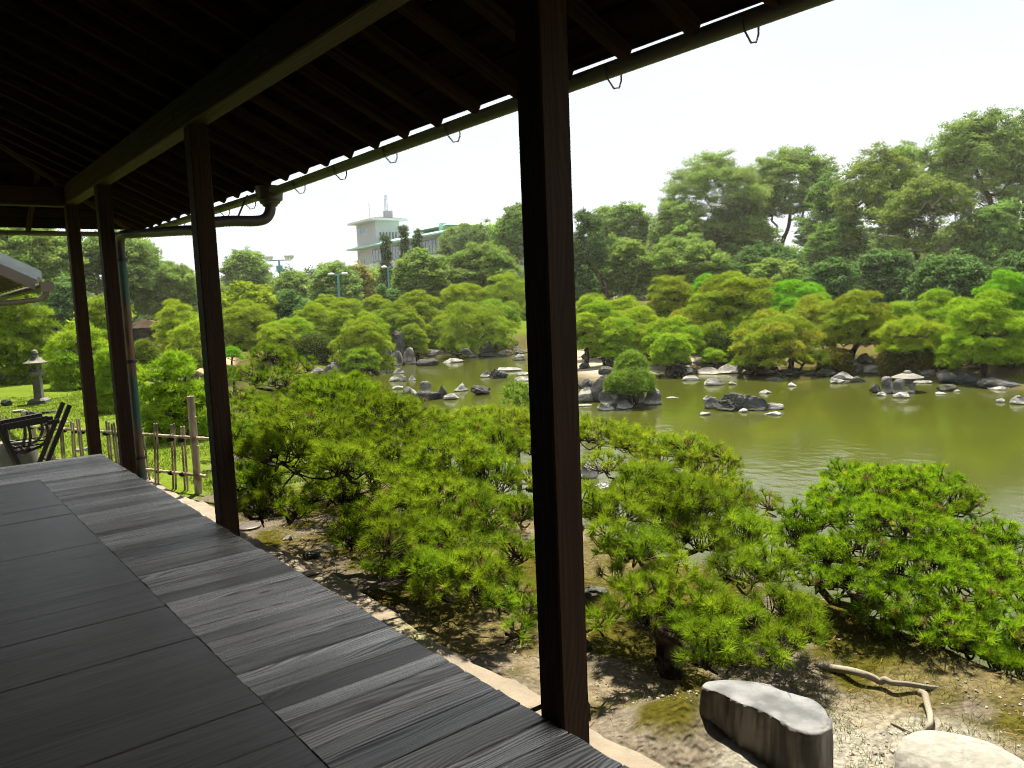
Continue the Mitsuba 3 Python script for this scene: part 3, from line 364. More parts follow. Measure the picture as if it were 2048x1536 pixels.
BASIN = (11.2, -1.076, 0.54)
HOTEL = ((139.028, -70.253, 12.3), (101.6, -67.718, 12.3))
HSTOPS = (1.444, 9.737, 8.389, 18.414, 27.097, 30.317, 26.724)
HZ = (17.014, 15.21)
HWINDOWS = ((8.389, 18.69), (22.69, 43.66))
BLOCK = (123.973, -54.662, 7.352)
HUT = (47.274, -11.313, 1.564)
MASTS = ((79.852, -32.643, 6.985, 'tall teal mast with twin floodlight pairs', 2), (55.607, -27.276, 4.428, 'plain teal light pole with a short cross arm', 1), (56.853, -32.308, 4.983, 'slim teal light pole with one white lamp head', 0))
STAKES = ((18.347, -20.247), (18.627, -21.177), (18.571, -21.776), (18.48, -22.019), (18.497, -22.203), (18.483, -22.406), (18.391, -22.851), (18.553, -23.166))
RAIL = ((23.204, -29.721, 0.932), (23.802, -32.207, 0.85))
LID = (7.403, -2.535, -0.02)



def pond_d(x, y):
    """Signed distance to the water's edge, positive on land."""
    x, y = np.asarray(x, float), np.asarray(y, float)
    a, b = POND, np.roll(POND, -1, 0)
    best, inside = np.full(x.shape, 1e9), np.zeros(x.shape, bool)
    for (x0, y0), (x1, y1) in zip(a, b):
        ex, ey = x1 - x0, y1 - y0
        t = np.clip(((x - x0) * ex + (y - y0) * ey) / (ex * ex + ey * ey), 0, 1)
        best = np.minimum(best, np.hypot(x - x0 - t * ex, y - y0 - t * ey))
        if y0 != y1:
            inside ^= ((y0 > y) != (y1 > y)) & (x < (x1 - x0) * (y - y0) / (y1 - y0) + x0)
    return np.where(inside, -best, best)


def sstep(a, b, x):
    t = np.clip((x - a) / (b - a), 0, 1)
    return t * t * (3 - 2 * t)


def blob(x, y, cx, cy, r):
    return np.exp(-((x - cx) ** 2 + (y - cy) ** 2) / (r * r))


def height(x, y):
    x, y = np.asarray(x, float), np.asarray(y, float)
    d = pond_d(x, y)
    far = sstep(9, 16, np.hypot(x - 4, (y + 2) * 1.2))
    beach = np.clip(blob(x, y, 22, -24, 6.5) + blob(x, y, 26.5, -26.5, 4), 0, 1)
    length = 0.9 + far * (2.4 + 9 * beach)
    land = -0.95 + 0.93 * sstep(0, 1, d / length) + far * 0.75 * sstep(3, 30, d) + 0.5 * blob(x, y, 40.5, -19.5, 3.5) + 0.7 * blob(x, y, 40, -31, 5) * sstep(0, 3, d)
    land = land + 2.0 * sstep(30, 60, d) * blob(x, y, 14, -70, 40)
    land = land + 0.22 * blob(x, y, 2.25, -2.76, 0.28) + 0.10 * blob(x, y, 1.86, -2.62, 0.16)
    land = land + 0.10 * np.exp(-((d - 0.85) / 0.4) ** 2) * (1 - far) * (x < 3.6)
    z = np.where(d > 0, land, -0.95 - 0.7 * sstep(0, 1.5, -d))
    rough = meshkit.fbm(np.stack([x * 0.9, y * 0.9, x * 0], -1), 3, 5) - 0.5
    fine = meshkit.fbm(np.stack([x * 5, y * 5, x * 0], -1), 2, 9) - 0.5
    house = sstep(-3.2, -2.7, y) * (x < 11)
    return z + (1 - house) * (0.10 * rough * (0.5 + far) + 0.03 * fine * (d > 0) * (1 - 0.5 * far))



# ------------------------------------------------------------------ helpers
def numbered(name):
    if name not in used:
        used[name] = 0
        return name
    used[name] += 1
    return '%s_%03d' % (name, used[name])


used = {}


def thing(name, label, cat, group=None):
    key = numbered(name)
    labels[key] = {'label': label, 'category': cat}
    if group:
        labels[key]['group'] = group
    return key


def setting(name, mesh, bsdf, label, kind='structure', **more):
    key = numbered(name)
    labels[key] = {'label': label, 'kind': kind}
    scene[key] = mikit.ply(mesh, bsdf, **more)
    return key


def part(parent, name, mesh, bsdf, label=None, kind=None, **more):
    key = numbered(parent + '__' + name)
    scene[key] = mikit.ply(mesh, bsdf, **more)
    if label or kind:
        labels[key] = {k: v for k, v in (('label', label), ('kind', kind)) if v}
    return key


def solo(name, mesh, bsdf, label, cat, group=None, **more):
    key = thing(name, label, cat, group)
    scene[key] = mikit.ply(mesh, bsdf, **more)
    return key


def join(parts):
    vs, fs, n = [], [], 0
    for v, f in parts:
        v, f = np.asarray(v, float), np.asarray(f, int)
        if f.shape[1] == 4:
            f = np.vstack([f[:, [0, 1, 2]], f[:, [0, 2, 3]]])
        vs.append(v)
        fs.append(f + n)
        n += len(v)
    return np.vstack(vs), np.vstack(fs)


def unit(a):
    a = np.asarray(a, float)
    return a / (np.linalg.norm(a, axis=-1, keepdims=True) + 1e-12)


def frame(axis, up=(0, 0, 1)):
    """(side, up, axis): a right-handed frame about the axis."""
    axis = unit(axis)
    up = np.asarray(up, float)
    if abs(axis @ unit(up)) > 0.98:
        up = np.array([1.0, 0, 0])
    s = unit(np.cross(up, axis))
    return s, np.cross(axis, s), axis


def prism(p0, p1, section, up=(0, 0, 1), seed=0):
    """A cross-section (n x 2: sideways, up) drawn from p0 to p1, every face with vertices of its own; uv: across the grain, along it."""
    p0, p1, c = np.asarray(p0, float), np.asarray(p1, float), np.asarray(section, float)
    s, u, a = frame(p1 - p0, up)
    rng = np.random.default_rng(seed + 7)
    off = np.array([rng.integers(1, 240) * 2.0 + 0.4, rng.random() * 40])
    L = np.linalg.norm(p1 - p0)
    vs, fs, uv, n, run = [], [], [], 0, 0.0
    for i in range(len(c)):
        q, r = c[i], c[(i + 1) % len(c)]
        w = np.linalg.norm(r - q)
        for pt, x, y in ((p0, q, 0), (p0, r, 1), (p1, r, 2), (p1, q, 3)):
            vs.append(pt + s * x[0] + u * x[1])
            uv.append((off[0] + run + (w if y in (1, 2) else 0), off[1] + (L if y in (2, 3) else 0)))
        fs += [(n, n + 2, n + 1), (n, n + 3, n + 2)]
        n += 4
        run += w
    for pt, flip in ((p0, False), (p1, True)):
        for x in c:
            vs.append(pt + s * x[0] + u * x[1])
            uv.append((off[0] + x[0], off[1] + x[1] * 0.3))
        for i in range(1, len(c) - 1):
            fs.append((n, n + i, n + i + 1) if not flip else (n, n + i + 1, n + i))
        n += len(c)
    return (np.array(vs), np.array(fs)), np.array(uv)


def rect(w, h, ch=0.004):
    a, b = w / 2, h / 2
    return [(-a + ch, -b), (a - ch, -b), (a, -b + ch), (a, b - ch), (a - ch, b), (-a + ch, b), (-a, b - ch), (-a, -b + ch)]


def timber(parent, name, p0, p1, w, h, bsdf, up=(0, 0, 1), ch=0.004, seed=0, label=None):
    m, uv = prism(p0, p1, rect(w, h, ch), up, seed)
    return part(parent, name, m, bsdf, label, uv=uv)


def box(x0, x1, y0, y1, z0, z1):
    m = trimesh.creation.box(extents=(x1 - x0, y1 - y0, z1 - z0))
    return np.array(m.vertices) + [(x0 + x1) / 2, (y0 + y1) / 2, (z0 + z1) / 2], np.array(m.faces)


def tube(points, radii, sides=6, caps=False):
    p = np.asarray(points, float)
    r = np.broadcast_to(np.asarray(radii, float), (len(p),))
    t = unit(np.gradient(p, axis=0))
    ref = np.where(np.abs(t[:, 2:]) < 0.9, [0, 0, 1.0], [1.0, 0, 0])
    if np.abs(t[:, 2]).max() > 0.9:
        ref = np.broadcast_to([0.83, 0.55, 0.05], t.shape)
    a = unit(np.cross(t, ref))
    b = np.cross(t, a)
    ang = np.arange(sides) * 2 * PI / sides
    v = p[:, None] + r[:, None, None] * (np.cos(ang)[None, :, None] * a[:, None] + np.sin(ang)[None, :, None] * b[:, None])
    i, j = np.meshgrid(np.arange(len(p) - 1), np.arange(sides), indexing='ij')
    q = np.stack([i * sides + j, i * sides + (j + 1) % sides, (i + 1) * sides + (j + 1) % sides, (i + 1) * sides + j], -1).reshape(-1, 4)
    f = np.vstack([q[:, [0, 1, 2]], q[:, [0, 2, 3]]])
    v = v.reshape(-1, 3)
    if caps:
        n = len(v)
        v = np.vstack([v, p[0], p[-1]])
        k = np.arange(sides)
        f = np.vstack([f, np.stack([k * 0 + n, (k + 1) % sides, k], 1), np.stack([k * 0 + n + 1, n - sides + k, n - sides + (k + 1) % sides], 1)])
    return v, f


def lathe(profile, centre=(0, 0, 0), sides=24, twist=0.0):
    pr = np.asarray(profile, float)
    ang = np.arange(sides) * 2 * PI / sides + twist
    v = np.stack([pr[:, None, 0] * np.cos(ang), pr[:, None, 0] * np.sin(ang), np.broadcast_to(pr[:, 1:2], (len(pr), sides))], -1).reshape(-1, 3)
    i, j = np.meshgrid(np.arange(len(pr) - 1), np.arange(sides), indexing='ij')
    q = np.stack([i * sides + j, i * sides + (j + 1) % sides, (i + 1) * sides + (j + 1) % sides, (i + 1) * sides + j], -1).reshape(-1, 4)
    return v + np.asarray(centre, float), np.vstack([q[:, [0, 1, 2]], q[:, [0, 2, 3]]])


def smooth_path(points, n=6):
    """Catmull-Rom through the points."""
    p = np.asarray(points, float)
    e = np.vstack([2 * p[0] - p[1], p, 2 * p[-1] - p[-2]])
    out = []
    for i in range(1, len(e) - 2):
        for t in np.arange(n) / n:
            out.append(0.5 * (2 * e[i] + (e[i + 1] - e[i - 1]) * t + (2 * e[i - 1] - 5 * e[i] + 4 * e[i + 1] - e[i + 2]) * t * t + (3 * e[i] - e[i - 1] - 3 * e[i + 1] + e[i + 2]) * t ** 3))
    return np.array(out + [p[-1]])


# ------------------------------------------------------------------ materials
def rgb(c):
    return {'type': 'rgb', 'value': list(c)}


def diffuse(c):
    return {'type': 'twosided', 'bsdf': {'type': 'diffuse', 'reflectance': c if isinstance(c, dict) else rgb(c)}}


def glossy(c, rough=0.5, **more):
    return {'type': 'twosided', 'bsdf': {'type': 'principled', 'base_color': c if isinstance(c, dict) else rgb(c), 'roughness': rough, **more}}


def bumped(bsdf, fn, scale, eps=1e-3):
    inner = bsdf['bsdf'] if bsdf['type'] == 'twosided' else bsdf
    return {'type': 'twosided', 'bsdf': {'type': 'bumpmap', 'tex': proc(fn, eps), 'scale': scale, 'bsdf': inner}}


def grain(uv, figure=62.0):
    u, v = uv.x, uv.y
    warp = fbm(u * 6, v * 1.1, 3.0, 3)
    return u * figure + 11.0 * warp, noise(u * 105, v * 4.0, 1.0), fbm(u * 36, v * 2.2, 5.0, 2)


def deck_colour(p, n, uv):
    rings, fine, streak = grain(uv)
    line = 0.5 + 0.5 * dr.sin(rings * 6.2832)
    plank = mikit.cell_rand(uv.x * 0.5, 3.0, 1.0)
    d, _, k = voronoi(uv.x * 5.0, uv.y * 1.6)
    knot = 1 - smoothstep(0.03, 0.10, d + dr.select(k > 0.3, 1.0, 0.0))
    c = mix((0.100, 0.089, 0.076), (0.60, 0.555, 0.49), smoothstep(0.15, 0.9, 0.40 * line + 0.34 * fine + 0.26 * streak))
    hue = mikit.cell_rand(uv.x * 0.5, 9.0, 1.0)
    worn = fbm(uv.x * 3 + 7, uv.y * 1.1, 4.0, 3)
    c = mix(c, (0.21, 0.17, 0.12), 0.45 * smoothstep(0.55, 0.95, hue))
    c = c * (0.48 + 1.25 * plank) * (0.65 + 0.75 * worn)
    return mix(c, (0.03, 0.026, 0.022), 0.8 * knot)


def deck_height(p, n, uv):
    rings, fine, streak = grain(uv)
    return 0.55 * (0.5 + 0.5 * dr.sin(rings * 6.2832)) + 0.45 * fine


def board_colour(p, n, uv):
    rings, fine, streak = grain(uv, 40.0)
    return mix((0.072, 0.064, 0.052), (0.185, 0.166, 0.138), 0.2 * (0.5 + 0.5 * dr.sin(rings * 6.2832)) + 0.4 * fine + 0.4 * streak)


def beam_colour(p, n, uv):
    rings, fine, streak = grain(uv, 40.0)
    return mix((0.010, 0.0045, 0.0022), (0.048, 0.023, 0.0095), 0.3 * (0.5 + 0.5 * dr.sin(rings * 6.2832)) + 0.4 * fine + 0.3 * streak)


scene['deck_wood'] = bumped(glossy(proc(deck_colour), 0.46, specular=0.5), deck_height, 0.0016, 2e-3)
scene['board_wood'] = glossy(proc(board_colour), 0.42, specular=0.5)
scene['beam_wood'] = glossy(proc(beam_colour), 0.6, specular=0.12)
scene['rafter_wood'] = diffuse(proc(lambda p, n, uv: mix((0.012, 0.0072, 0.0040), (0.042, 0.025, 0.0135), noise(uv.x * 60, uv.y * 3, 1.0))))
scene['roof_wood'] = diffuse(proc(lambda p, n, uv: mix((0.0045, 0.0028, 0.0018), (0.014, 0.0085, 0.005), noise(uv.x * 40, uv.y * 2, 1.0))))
scene['plain_dark'] = diffuse((0.03, 0.026, 0.022))

scene['foliage'] = {'type': 'principledthin', 'base_color': {'type': 'mesh_attribute', 'name': 'vertex_color'}, 'roughness': 0.55, 'spec_trans': 0.0, 'diff_trans': 0.68, 'eta': 1.35}


def bark_colour(p, n, uv):
    a = fbm(p.x * 14, p.y * 14, p.z * 9, 3)
    return mix((0.016, 0.012, 0.009), (0.12, 0.092, 0.070), smoothstep(0.25, 0.8, a))


scene['bark'] = bumped(diffuse(proc(bark_colour)), lambda p, n, uv: fbm(p.x * 22, p.y * 22, p.z * 13, 3), 0.03, 3e-3)
scene['pale_bark'] = diffuse(proc(lambda p, n, uv: mix((0.10, 0.085, 0.065), (0.34, 0.31, 0.26), fbm(p.x * 3, p.y * 3, p.z * 2, 3))))
scene['orange_bark'] = diffuse(proc(lambda p, n, uv: mix((0.22, 0.10, 0.05), (0.50, 0.30, 0.20), fbm(p.x * 8, p.y * 8, p.z * 5, 2))))


def rock_colour(p, n, uv):
    big = fbm(p.x * 1.3, p.y * 1.3, p.z * 1.3, 3)
    mid = fbm(p.x * 6 + 9, p.y * 6, p.z * 6, 3)
    fine = fbm(p.x * 26, p.y * 26, p.z * 26, 2)
    c = mix((0.028, 0.028, 0.031), (0.25, 0.238, 0.23), smoothstep(0.2, 0.8, 0.3 * big + 0.45 * mid + 0.25 * fine))
    c = mix(c, (0.40, 0.39, 0.35), smoothstep(0.50, 0.66, fbm(p.x * 4.1 + 40, p.y * 4.1, p.z * 4.1, 4)) * 0.8)
    c = mix(c, (0.10, 0.115, 0.04), smoothstep(0.55, 0.75, fbm(p.x * 1.7, p.y * 1.7 + 70, p.z * 1.7, 3)) * smoothstep(0.2, 0.8, n.z) * 0.6)
    tide = p.z + 0.95 + 0.05 * (mid - 0.5)
    c = mix(c, (0.60, 0.59, 0.54), 0.55 * smoothstep(0.16, 0.05, tide) * smoothstep(-0.02, 0.03, tide))
    return mix(c, (0.035, 0.035, 0.022), 0.85 * smoothstep(0.045, 0.0, tide))


def rock_height(p, n, uv):
    return fbm(p.x * 9, p.y * 9, p.z * 9, 3) + 0.4 * noise(p.x * 50, p.y * 50, p.z * 50)


scene['rock_surface'] = bumped(glossy(proc(rock_colour), 0.75, specular=0.3), rock_height, 0.09, 4e-3)
scene['dark_rock'] = bumped(glossy(proc(lambda p, n, uv: mix(mix((0.018, 0.020, 0.021), (0.115, 0.118, 0.112), smoothstep(0.25, 0.8, 0.5 * fbm(p.x * 6 + 9, p.y * 6, p.z * 6, 3) + 0.5 * fbm(p.x * 2, p.y * 2, p.z * 2, 2))), (0.05, 0.058, 0.018), 0.7 * smoothstep(0.5, 0.7, fbm(p.x * 2.3, p.y * 2.3 + 70, p.z * 2.3, 3)) * smoothstep(0.1, 0.8, n.z))), 0.7, specular=0.3), rock_height, 0.09, 4e-3)
scene['pale_rock'] = bumped(glossy(proc(lambda p, n, uv: mix(mix((0.10, 0.099, 0.092), (0.29, 0.285, 0.265), 0.55 * fbm(p.x * 9, p.y * 9, p.z * 9, 4) + 0.45 * fbm(p.x * 60, p.y * 60, p.z * 60, 2)), (0.16, 0.15, 0.13),
                            0.85 * smoothstep(0.022, 0.0, dr.abs(fbm(p.x * 3.3 + 3, p.y * 3.3, p.z * 3.3, 4) - 0.5)) * smoothstep(0.35, 0.6, noise(p.x * 3, p.y * 3, p.z * 3)) + 0.45 * smoothstep(0.66, 0.75, noise(p.x * 19, p.y * 19, p.z * 19)))), 0.8), lambda p, n, uv: fbm(p.x * 30, p.y * 30, p.z * 30, 3), 0.010, 3e-3)
scene['flank_rock'] = bumped(glossy(proc(lambda p, n, uv: mix(mix(mix((0.048, 0.051, 0.060), (0.150, 0.155, 0.172), smoothstep(0.25, 0.75, fbm(p.x * 11, p.y * 11, p.z * 3, 4))), (0.03, 0.03, 0.028), 0.75 * smoothstep(0.03, 0.0, dr.abs(fbm(p.x * 5 + 9, p.y * 5, 1.0, 3) - 0.5)) * smoothstep(0.4, 0.6, noise(p.x * 4, p.y * 4, 8.0))),
                             mix((0.03, 0.027, 0.022), (0.20, 0.19, 0.17), smoothstep(0.3, 0.75, fbm(p.x * 26, p.y * 26, p.z * 2.2, 3))), smoothstep(0.75, 0.45, n.z))), 0.7), rock_height, 0.012, 3e-3)
scene['granite'] = glossy(proc(lambda p, n, uv: mix(mix((0.065, 0.064, 0.058), (0.185, 0.178, 0.16), fbm(p.x * 7, p.y * 7, p.z * 7, 3)), (0.10, 0.10, 0.06), 0.5 * smoothstep(0.55, 0.7, fbm(p.x * 2 + 5, p.y * 2, p.z * 2, 3)))), 0.8)
scene['kerb_rock'] = glossy(proc(lambda p, n, uv: mix(mix((0.115, 0.095, 0.072), (0.235, 0.195, 0.155), fbm(p.x * 9, p.y * 9, p.z * 9, 3)), (0.17, 0.17, 0.07), 0.8 * smoothstep(0.45, 0.6, fbm(p.x * 1.4 + 2, p.y * 3, 4.0, 3)) * smoothstep(5.9, 5.0, p.x) * smoothstep(3.2, 3.9, p.x))), 0.85)


def ground_colour(p, n, uv):
    x, y = p.x, p.y
    big = fbm(x * 0.7, y * 0.7, 1.0, 3)
    mid = fbm(x * 3.1, y * 3.1, 6.0, 3)
    fine = noise(x * 42, y * 42, 2.0)
    grit = noise(x * 110, y * 110, 4.0)
    soil = mix((0.052, 0.043, 0.031), (0.195, 0.170, 0.138), 0.3 * mid + 0.4 * fine + 0.3 * grit)
    moss = mix((0.020, 0.021, 0.005), (0.082, 0.072, 0.012), 0.5 * fine + 0.5 * mid)
    dry = mix((0.13, 0.10, 0.06), (0.26, 0.21, 0.13), fine)
    lawn = mix((0.060, 0.098, 0.012), (0.135, 0.185, 0.022), 0.5 * mid + 0.5 * fine)

    def bl(cx, cy, r):
        return dr.exp(-(dr.square(x - cx) + dr.square(y - cy)) / (r * r))
    c = soil
    near = smoothstep(13.0, 10.0, x) * smoothstep(-9.0, -7.0, y)
    mossy = near * smoothstep(0.50, 0.62, mid * 0.45 + big * 0.35 + 0.30 * (bl(6.2, -3.9, 2.6) + bl(4.0, -3.6, 1.1) + 1.6 * bl(2.0, -4.7, 1.0) + 0.75 * bl(2.3, -2.82, 0.25)))
    c = mix(c, moss, mossy)
    c = mix(c, mix((0.10, 0.094, 0.08), (0.29, 0.275, 0.24), 0.5 * fine + 0.5 * grit), near * smoothstep(0.3, 0.6, bl(1.55, -3.25, 0.55) + bl(1.7, -2.6, 0.3) + 0.3 * (mid - 0.5)))
    c = mix(c, dry, near * 0.35 * smoothstep(0.5, 0.7, fbm(x * 2.2 + 20, y * 2.2, 0.0, 2)))
    grass = smoothstep(8.6, 9.4, x + 1.5 * (mid - 0.5)) * smoothstep(-8.0, -6.5, y + 1.2 * (big - 0.5)) * smoothstep(-0.15, 0.1, 0.35 - bl(10.6, -3.9, 0.9) + 0.3 * mid)
    c = mix(c, lawn, grass)
    away = smoothstep(-9.0, -12.0, y)
    bank = mix(mix((0.055, 0.045, 0.022), (0.15, 0.125, 0.06), mid), mix((0.045, 0.055, 0.010), (0.115, 0.125, 0.020), fine), smoothstep(0.40, 0.60, big * 0.6 + mid * 0.4))
    c = mix(c, bank, away)
    c = mix(c, lawn, smoothstep(0.3, 0.5, bl(40.0, -18.5, 5.0) + bl(39.0, -32.0, 6.0)) * away)
    sand = mix((0.27, 0.23, 0.17), (0.42, 0.365, 0.28), 0.5 * mid + 0.5 * fine)
    c = mix(c, sand, away * smoothstep(0.35, 0.55, bl(21.5, -23.5, 5.5) + bl(26.0, -26.0, 4.0) + 0.25 * (big - 0.5)))
    c = mix(c, (0.42, 0.31, 0.21), smoothstep(0.4, 0.6, bl(37.5, -10.5, 2.6)))
    return mix(c, (0.05, 0.045, 0.02), smoothstep(-0.84, -0.96, p.z))


scene['ground_cover'] = bumped(diffuse(proc(ground_colour)), lambda p, n, uv: noise(p.x * 60, p.y * 60, 1.0) + 1.5 * noise(p.x * 18, p.y * 18, 3.0), 0.012, 4e-3)


def ripple(p, n, uv):
    a = noise(p.x * 3.4 + 0.9 * p.y, p.y * 5.0 - 1.8 * p.x, 1.0)
    b = noise(p.x * 9 - 2 * p.y, p.y * 13 + 3 * p.x, 7.0)
    calm = 0.25 + 0.75 * smoothstep(0.35, 0.65, fbm(p.x * 0.22, p.y * 0.22, 3.0, 2))
    return (0.7 * a + 0.3 * b) * calm


scene['pond_water'] = bumped({'type': 'roughplastic', 'int_ior': 1.33, 'alpha': 0.012, 'nonlinear': False,
                              'diffuse_reflectance': proc(lambda p, n, uv: mix((0.039, 0.046, 0.006), (0.051, 0.059, 0.009), fbm(p.x * 0.3, p.y * 0.3, 0.0, 3)))}, ripple, 0.005, 6e-3)

scene['patina'] = glossy(proc(lambda p, n, uv: mix(mix((0.014, 0.045, 0.036), (0.050, 0.125, 0.095), fbm(p.x * 20, p.y * 20, p.z * 2.5, 3)),
                         mix((0.05, 0.03, 0.02), (0.22, 0.11, 0.05), noise(p.x * 30, p.y * 30, p.z * 6)), smoothstep(0.45, 0.6, fbm(p.x * 3, p.y * 3, p.z * 1.6 + 2, 2)) * 0.9)), 0.55, metallic=0.2)
scene['pipe_brown'] = glossy((0.045, 0.033, 0.026), 0.5)
scene['gutter_metal'] = glossy((0.035, 0.030, 0.026), 0.45)
scene['iron'] = glossy((0.02, 0.02, 0.02), 0.5)
scene['bamboo'] = glossy(proc(lambda p, n, uv: mix(mix((0.20, 0.155, 0.10), (0.46, 0.385, 0.28), noise(p.x * 30, p.y * 30, p.z * 3)), (0.055, 0.04, 0.025), 0.75 * smoothstep(0.5, 0.7, fbm(p.x * 5, p.y * 5, p.z * 5, 3)))), 0.42, specular=0.5)
scene['cord'] = diffuse((0.018, 0.016, 0.014))
scene['black_wood'] = glossy((0.022, 0.016, 0.012), 0.45)
scene['paper'] = diffuse((0.78, 0.78, 0.80))
scene['slate_metal'] = glossy(proc(lambda p, n, uv: mix((0.16, 0.19, 0.22), (0.33, 0.36, 0.39), fbm(p.x * 3, p.y * 3, p.z * 6, 3))), 0.5)
scene['brown_paint'] = glossy((0.085, 0.062, 0.050), 0.6)
scene['hotel_wall'] = diffuse(proc(lambda p, n, uv: mix((0.34, 0.345, 0.36), (0.44, 0.445, 0.46), fbm(p.x * 0.5, p.y * 0.5, p.z * 0.15, 4))))
scene['hotel_white'] = diffuse((0.58, 0.59, 0.61))
scene['verdigris'] = glossy(proc(lambda p, n, uv: mix((0.22, 0.42, 0.35), (0.34, 0.54, 0.46), fbm(p.x * 0.4, p.y * 0.4, p.z * 0.4, 3))), 0.6)
scene['window_glass'] = glossy((0.10, 0.14, 0.19), 0.12, specular=0.8)
scene['window_frame'] = glossy((0.03, 0.045, 0.06), 0.5)
scene['sign_blue'] = glossy((0.16, 0.36, 0.72), 0.5)
scene['mast_paint'] = glossy((0.10, 0.30, 0.31), 0.5)
scene['lamp_white'] = glossy((0.68, 0.70, 0.72), 0.4)
scene['pebble'] = {'type': 'twosided', 'bsdf': {'type': 'diffuse', 'reflectance': {'type': 'mesh_attribute', 'name': 'vertex_color'}}}
scene['tile_grey'] = diffuse((0.10, 0.10, 0.11))
scene['straw'] = diffuse(proc(lambda p, n, uv: mix((0.03, 0.024, 0.018), (0.08, 0.058, 0.042), noise(p.x * 9, p.y * 9, p.z * 9))))

# ------------------------------------------------------------------ ground and pond


def axis_lines(inner0, inner1, step, ends):
    a = np.arange(inner0, inner1, step)
    lo, hi, s = [], [], step
    x = inner0
    while x > ends[0]:
        s = min(s * 1.06, 40)
        x -= s
        lo.append(x)
    x, s = a[-1], step
    while x < ends[1]:
        s = min(s * 1.06, 40)
        x += s
        hi.append(x)
    return np.array(lo[::-1] + list(a) + hi)


gx, gy = axis_lines(0.5, 11, 0.11, (-420, 560)), axis_lines(-7.0, -2.0, 0.10, (-560, 420))
X, Y = np.meshgrid(gx, gy, indexing='ij')
Z = height(X, Y)
i, j = np.meshgrid(np.arange(len(gx) - 1), np.arange(len(gy) - 1), indexing='ij')
q = np.stack([i * len(gy) + j, (i + 1) * len(gy) + j, (i + 1) * len(gy) + j + 1, i * len(gy) + j + 1], -1).reshape(-1, 4)
setting('ground', (np.stack([X, Y, Z], -1).reshape(-1, 3), q), 'ground_cover', 'garden ground of moss, gravel, lawn and sandy banks', smooth=True)
lo, hi = POND.min(0) - 1, POND.max(0) + 1
setting('pond', (np.array([[lo[0], lo[1], -0.95], [hi[0], lo[1], -0.95], [hi[0], hi[1], -0.95], [lo[0], hi[1], -0.95]]), np.array([[0, 1, 2], [0, 2, 3]])),
        'pond_water', 'murky olive green pond', uv=np.array([[0, 0], [1, 0], [1, 1], [0, 1]]))


def gz(x, y):
    return float(height(x, y))


# ------------------------------------------------------------------ the veranda house
house = thing('veranda_house', 'old wooden house with a weathered plank veranda, dark posts and deep eaves', 'house')
rng = np.random.default_rng(11)
DECK, EDGE, INNER, WALL = 0.55, -1.72, -1.0, 1.45


def plank(name, x0, x1, y0, y1, bsdf, r, cup=0.004, tilt=0.018, thick=0.04):
    w = x1 - x0 - (0.0035 if name == 'deck_plank' else 0.0014)
    t = r.normal(0, tilt)
    k = r.choice([-1, 1]) * cup * r.uniform(0.3, 1.2)
    a = np.linspace(-w / 2, w / 2, 6)
    top = [(x, 0.0015 * r.normal() * 0 + x * t + k * (1 - (2 * x / w) ** 2)) for x in a]
    ch = 0.003 if name == 'deck_plank' else 0.0008
    top[0] = (a[0], top[0][1] - ch)
    top[-1] = (a[-1], top[-1][1] - ch)
    top[1] = (a[0] + 0.004, top[0][1] + ch)
    top[-2] = (a[-1] - 0.004, top[-1][1] + ch)
    sec = [(-w / 2, -thick), (w / 2, -thick)] + top[::-1]
    z = DECK + r.normal(0, 0.0012)
    m, uv = prism(((x0 + x1) / 2, y0, z), ((x0 + x1) / 2, y1, z), sec, seed=int(r.integers(1 << 30)))
    part(house, name, m, bsdf, uv=uv)


x = -4.0
while x < 9.50:
    w = min(rng.uniform(0.105, 0.168), 9.52 - x)
    if w < 0.06:
        break
    far_end = x > 8.44
    plank('deck_plank', x, x + w, EDGE + rng.normal(0, 0.002), WALL if far_end else INNER - 0.002, 'deck_wood', rng)
    x += w
x = -4.0
while x < 8.44:
    w = min(rng.choice([0.21, 0.30, 0.42]) * rng.uniform(0.95, 1.05), 8.45 - x)
    if w > 0.03:
        plank('floor_board', x, x + w, INNER + 0.002, WALL, 'board_wood', rng, 0.0008, 0.003)
    x += w
for y, h in ((-1.655, 0.12), (-1.05, 0.12), (0.2, 0.12)):
    timber(house, 'joist', (-4.0, y, DECK - 0.045 - h / 2), (9.45, y, DECK - 0.045 - h / 2), 0.09, h, 'beam_wood', seed=3)
POSTS = (-1.5, 2.05, 5.635, 8.57, 10.2)
for k, x in enumerate(POSTS):
    timber(house, 'post', (x, -1.785, 0.0), (x, -1.785, 3.292), 0.126, 0.126, 'beam_wood', up=(1, 0, 0), ch=0.006, seed=20 + k)
BEAM = 3.292
timber(house, 'eave_beam', (-4.3, -1.785, BEAM + 0.11), (10.27, -1.785, BEAM + 0.11), 0.13, 0.216, 'beam_wood', ch=0.008, seed=31)
timber(house, 'end_beam', (10.2, -1.716, BEAM + 0.085), (10.2, WALL, BEAM + 0.085), 0.125, 0.21, 'beam_wood', ch=0.008, seed=32)
SL = 0.46


def under(y):
    return 3.475 + SL * (y + 1.785)


def hip_x(y):
    return 8.415 - y


EAVE = -2.70
rx = 3.63 - 0.374 * 20
while rx < 11.0:
    y1 = min(WALL, 8.415 - rx + 0.0)
    if y1 > EAVE + 0.15:
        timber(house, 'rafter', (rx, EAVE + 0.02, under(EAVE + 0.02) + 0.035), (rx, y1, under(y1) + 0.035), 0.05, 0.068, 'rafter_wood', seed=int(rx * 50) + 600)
    rx += 0.374


def end_under(x):
    return 3.475 + SL * (10.2 - x)


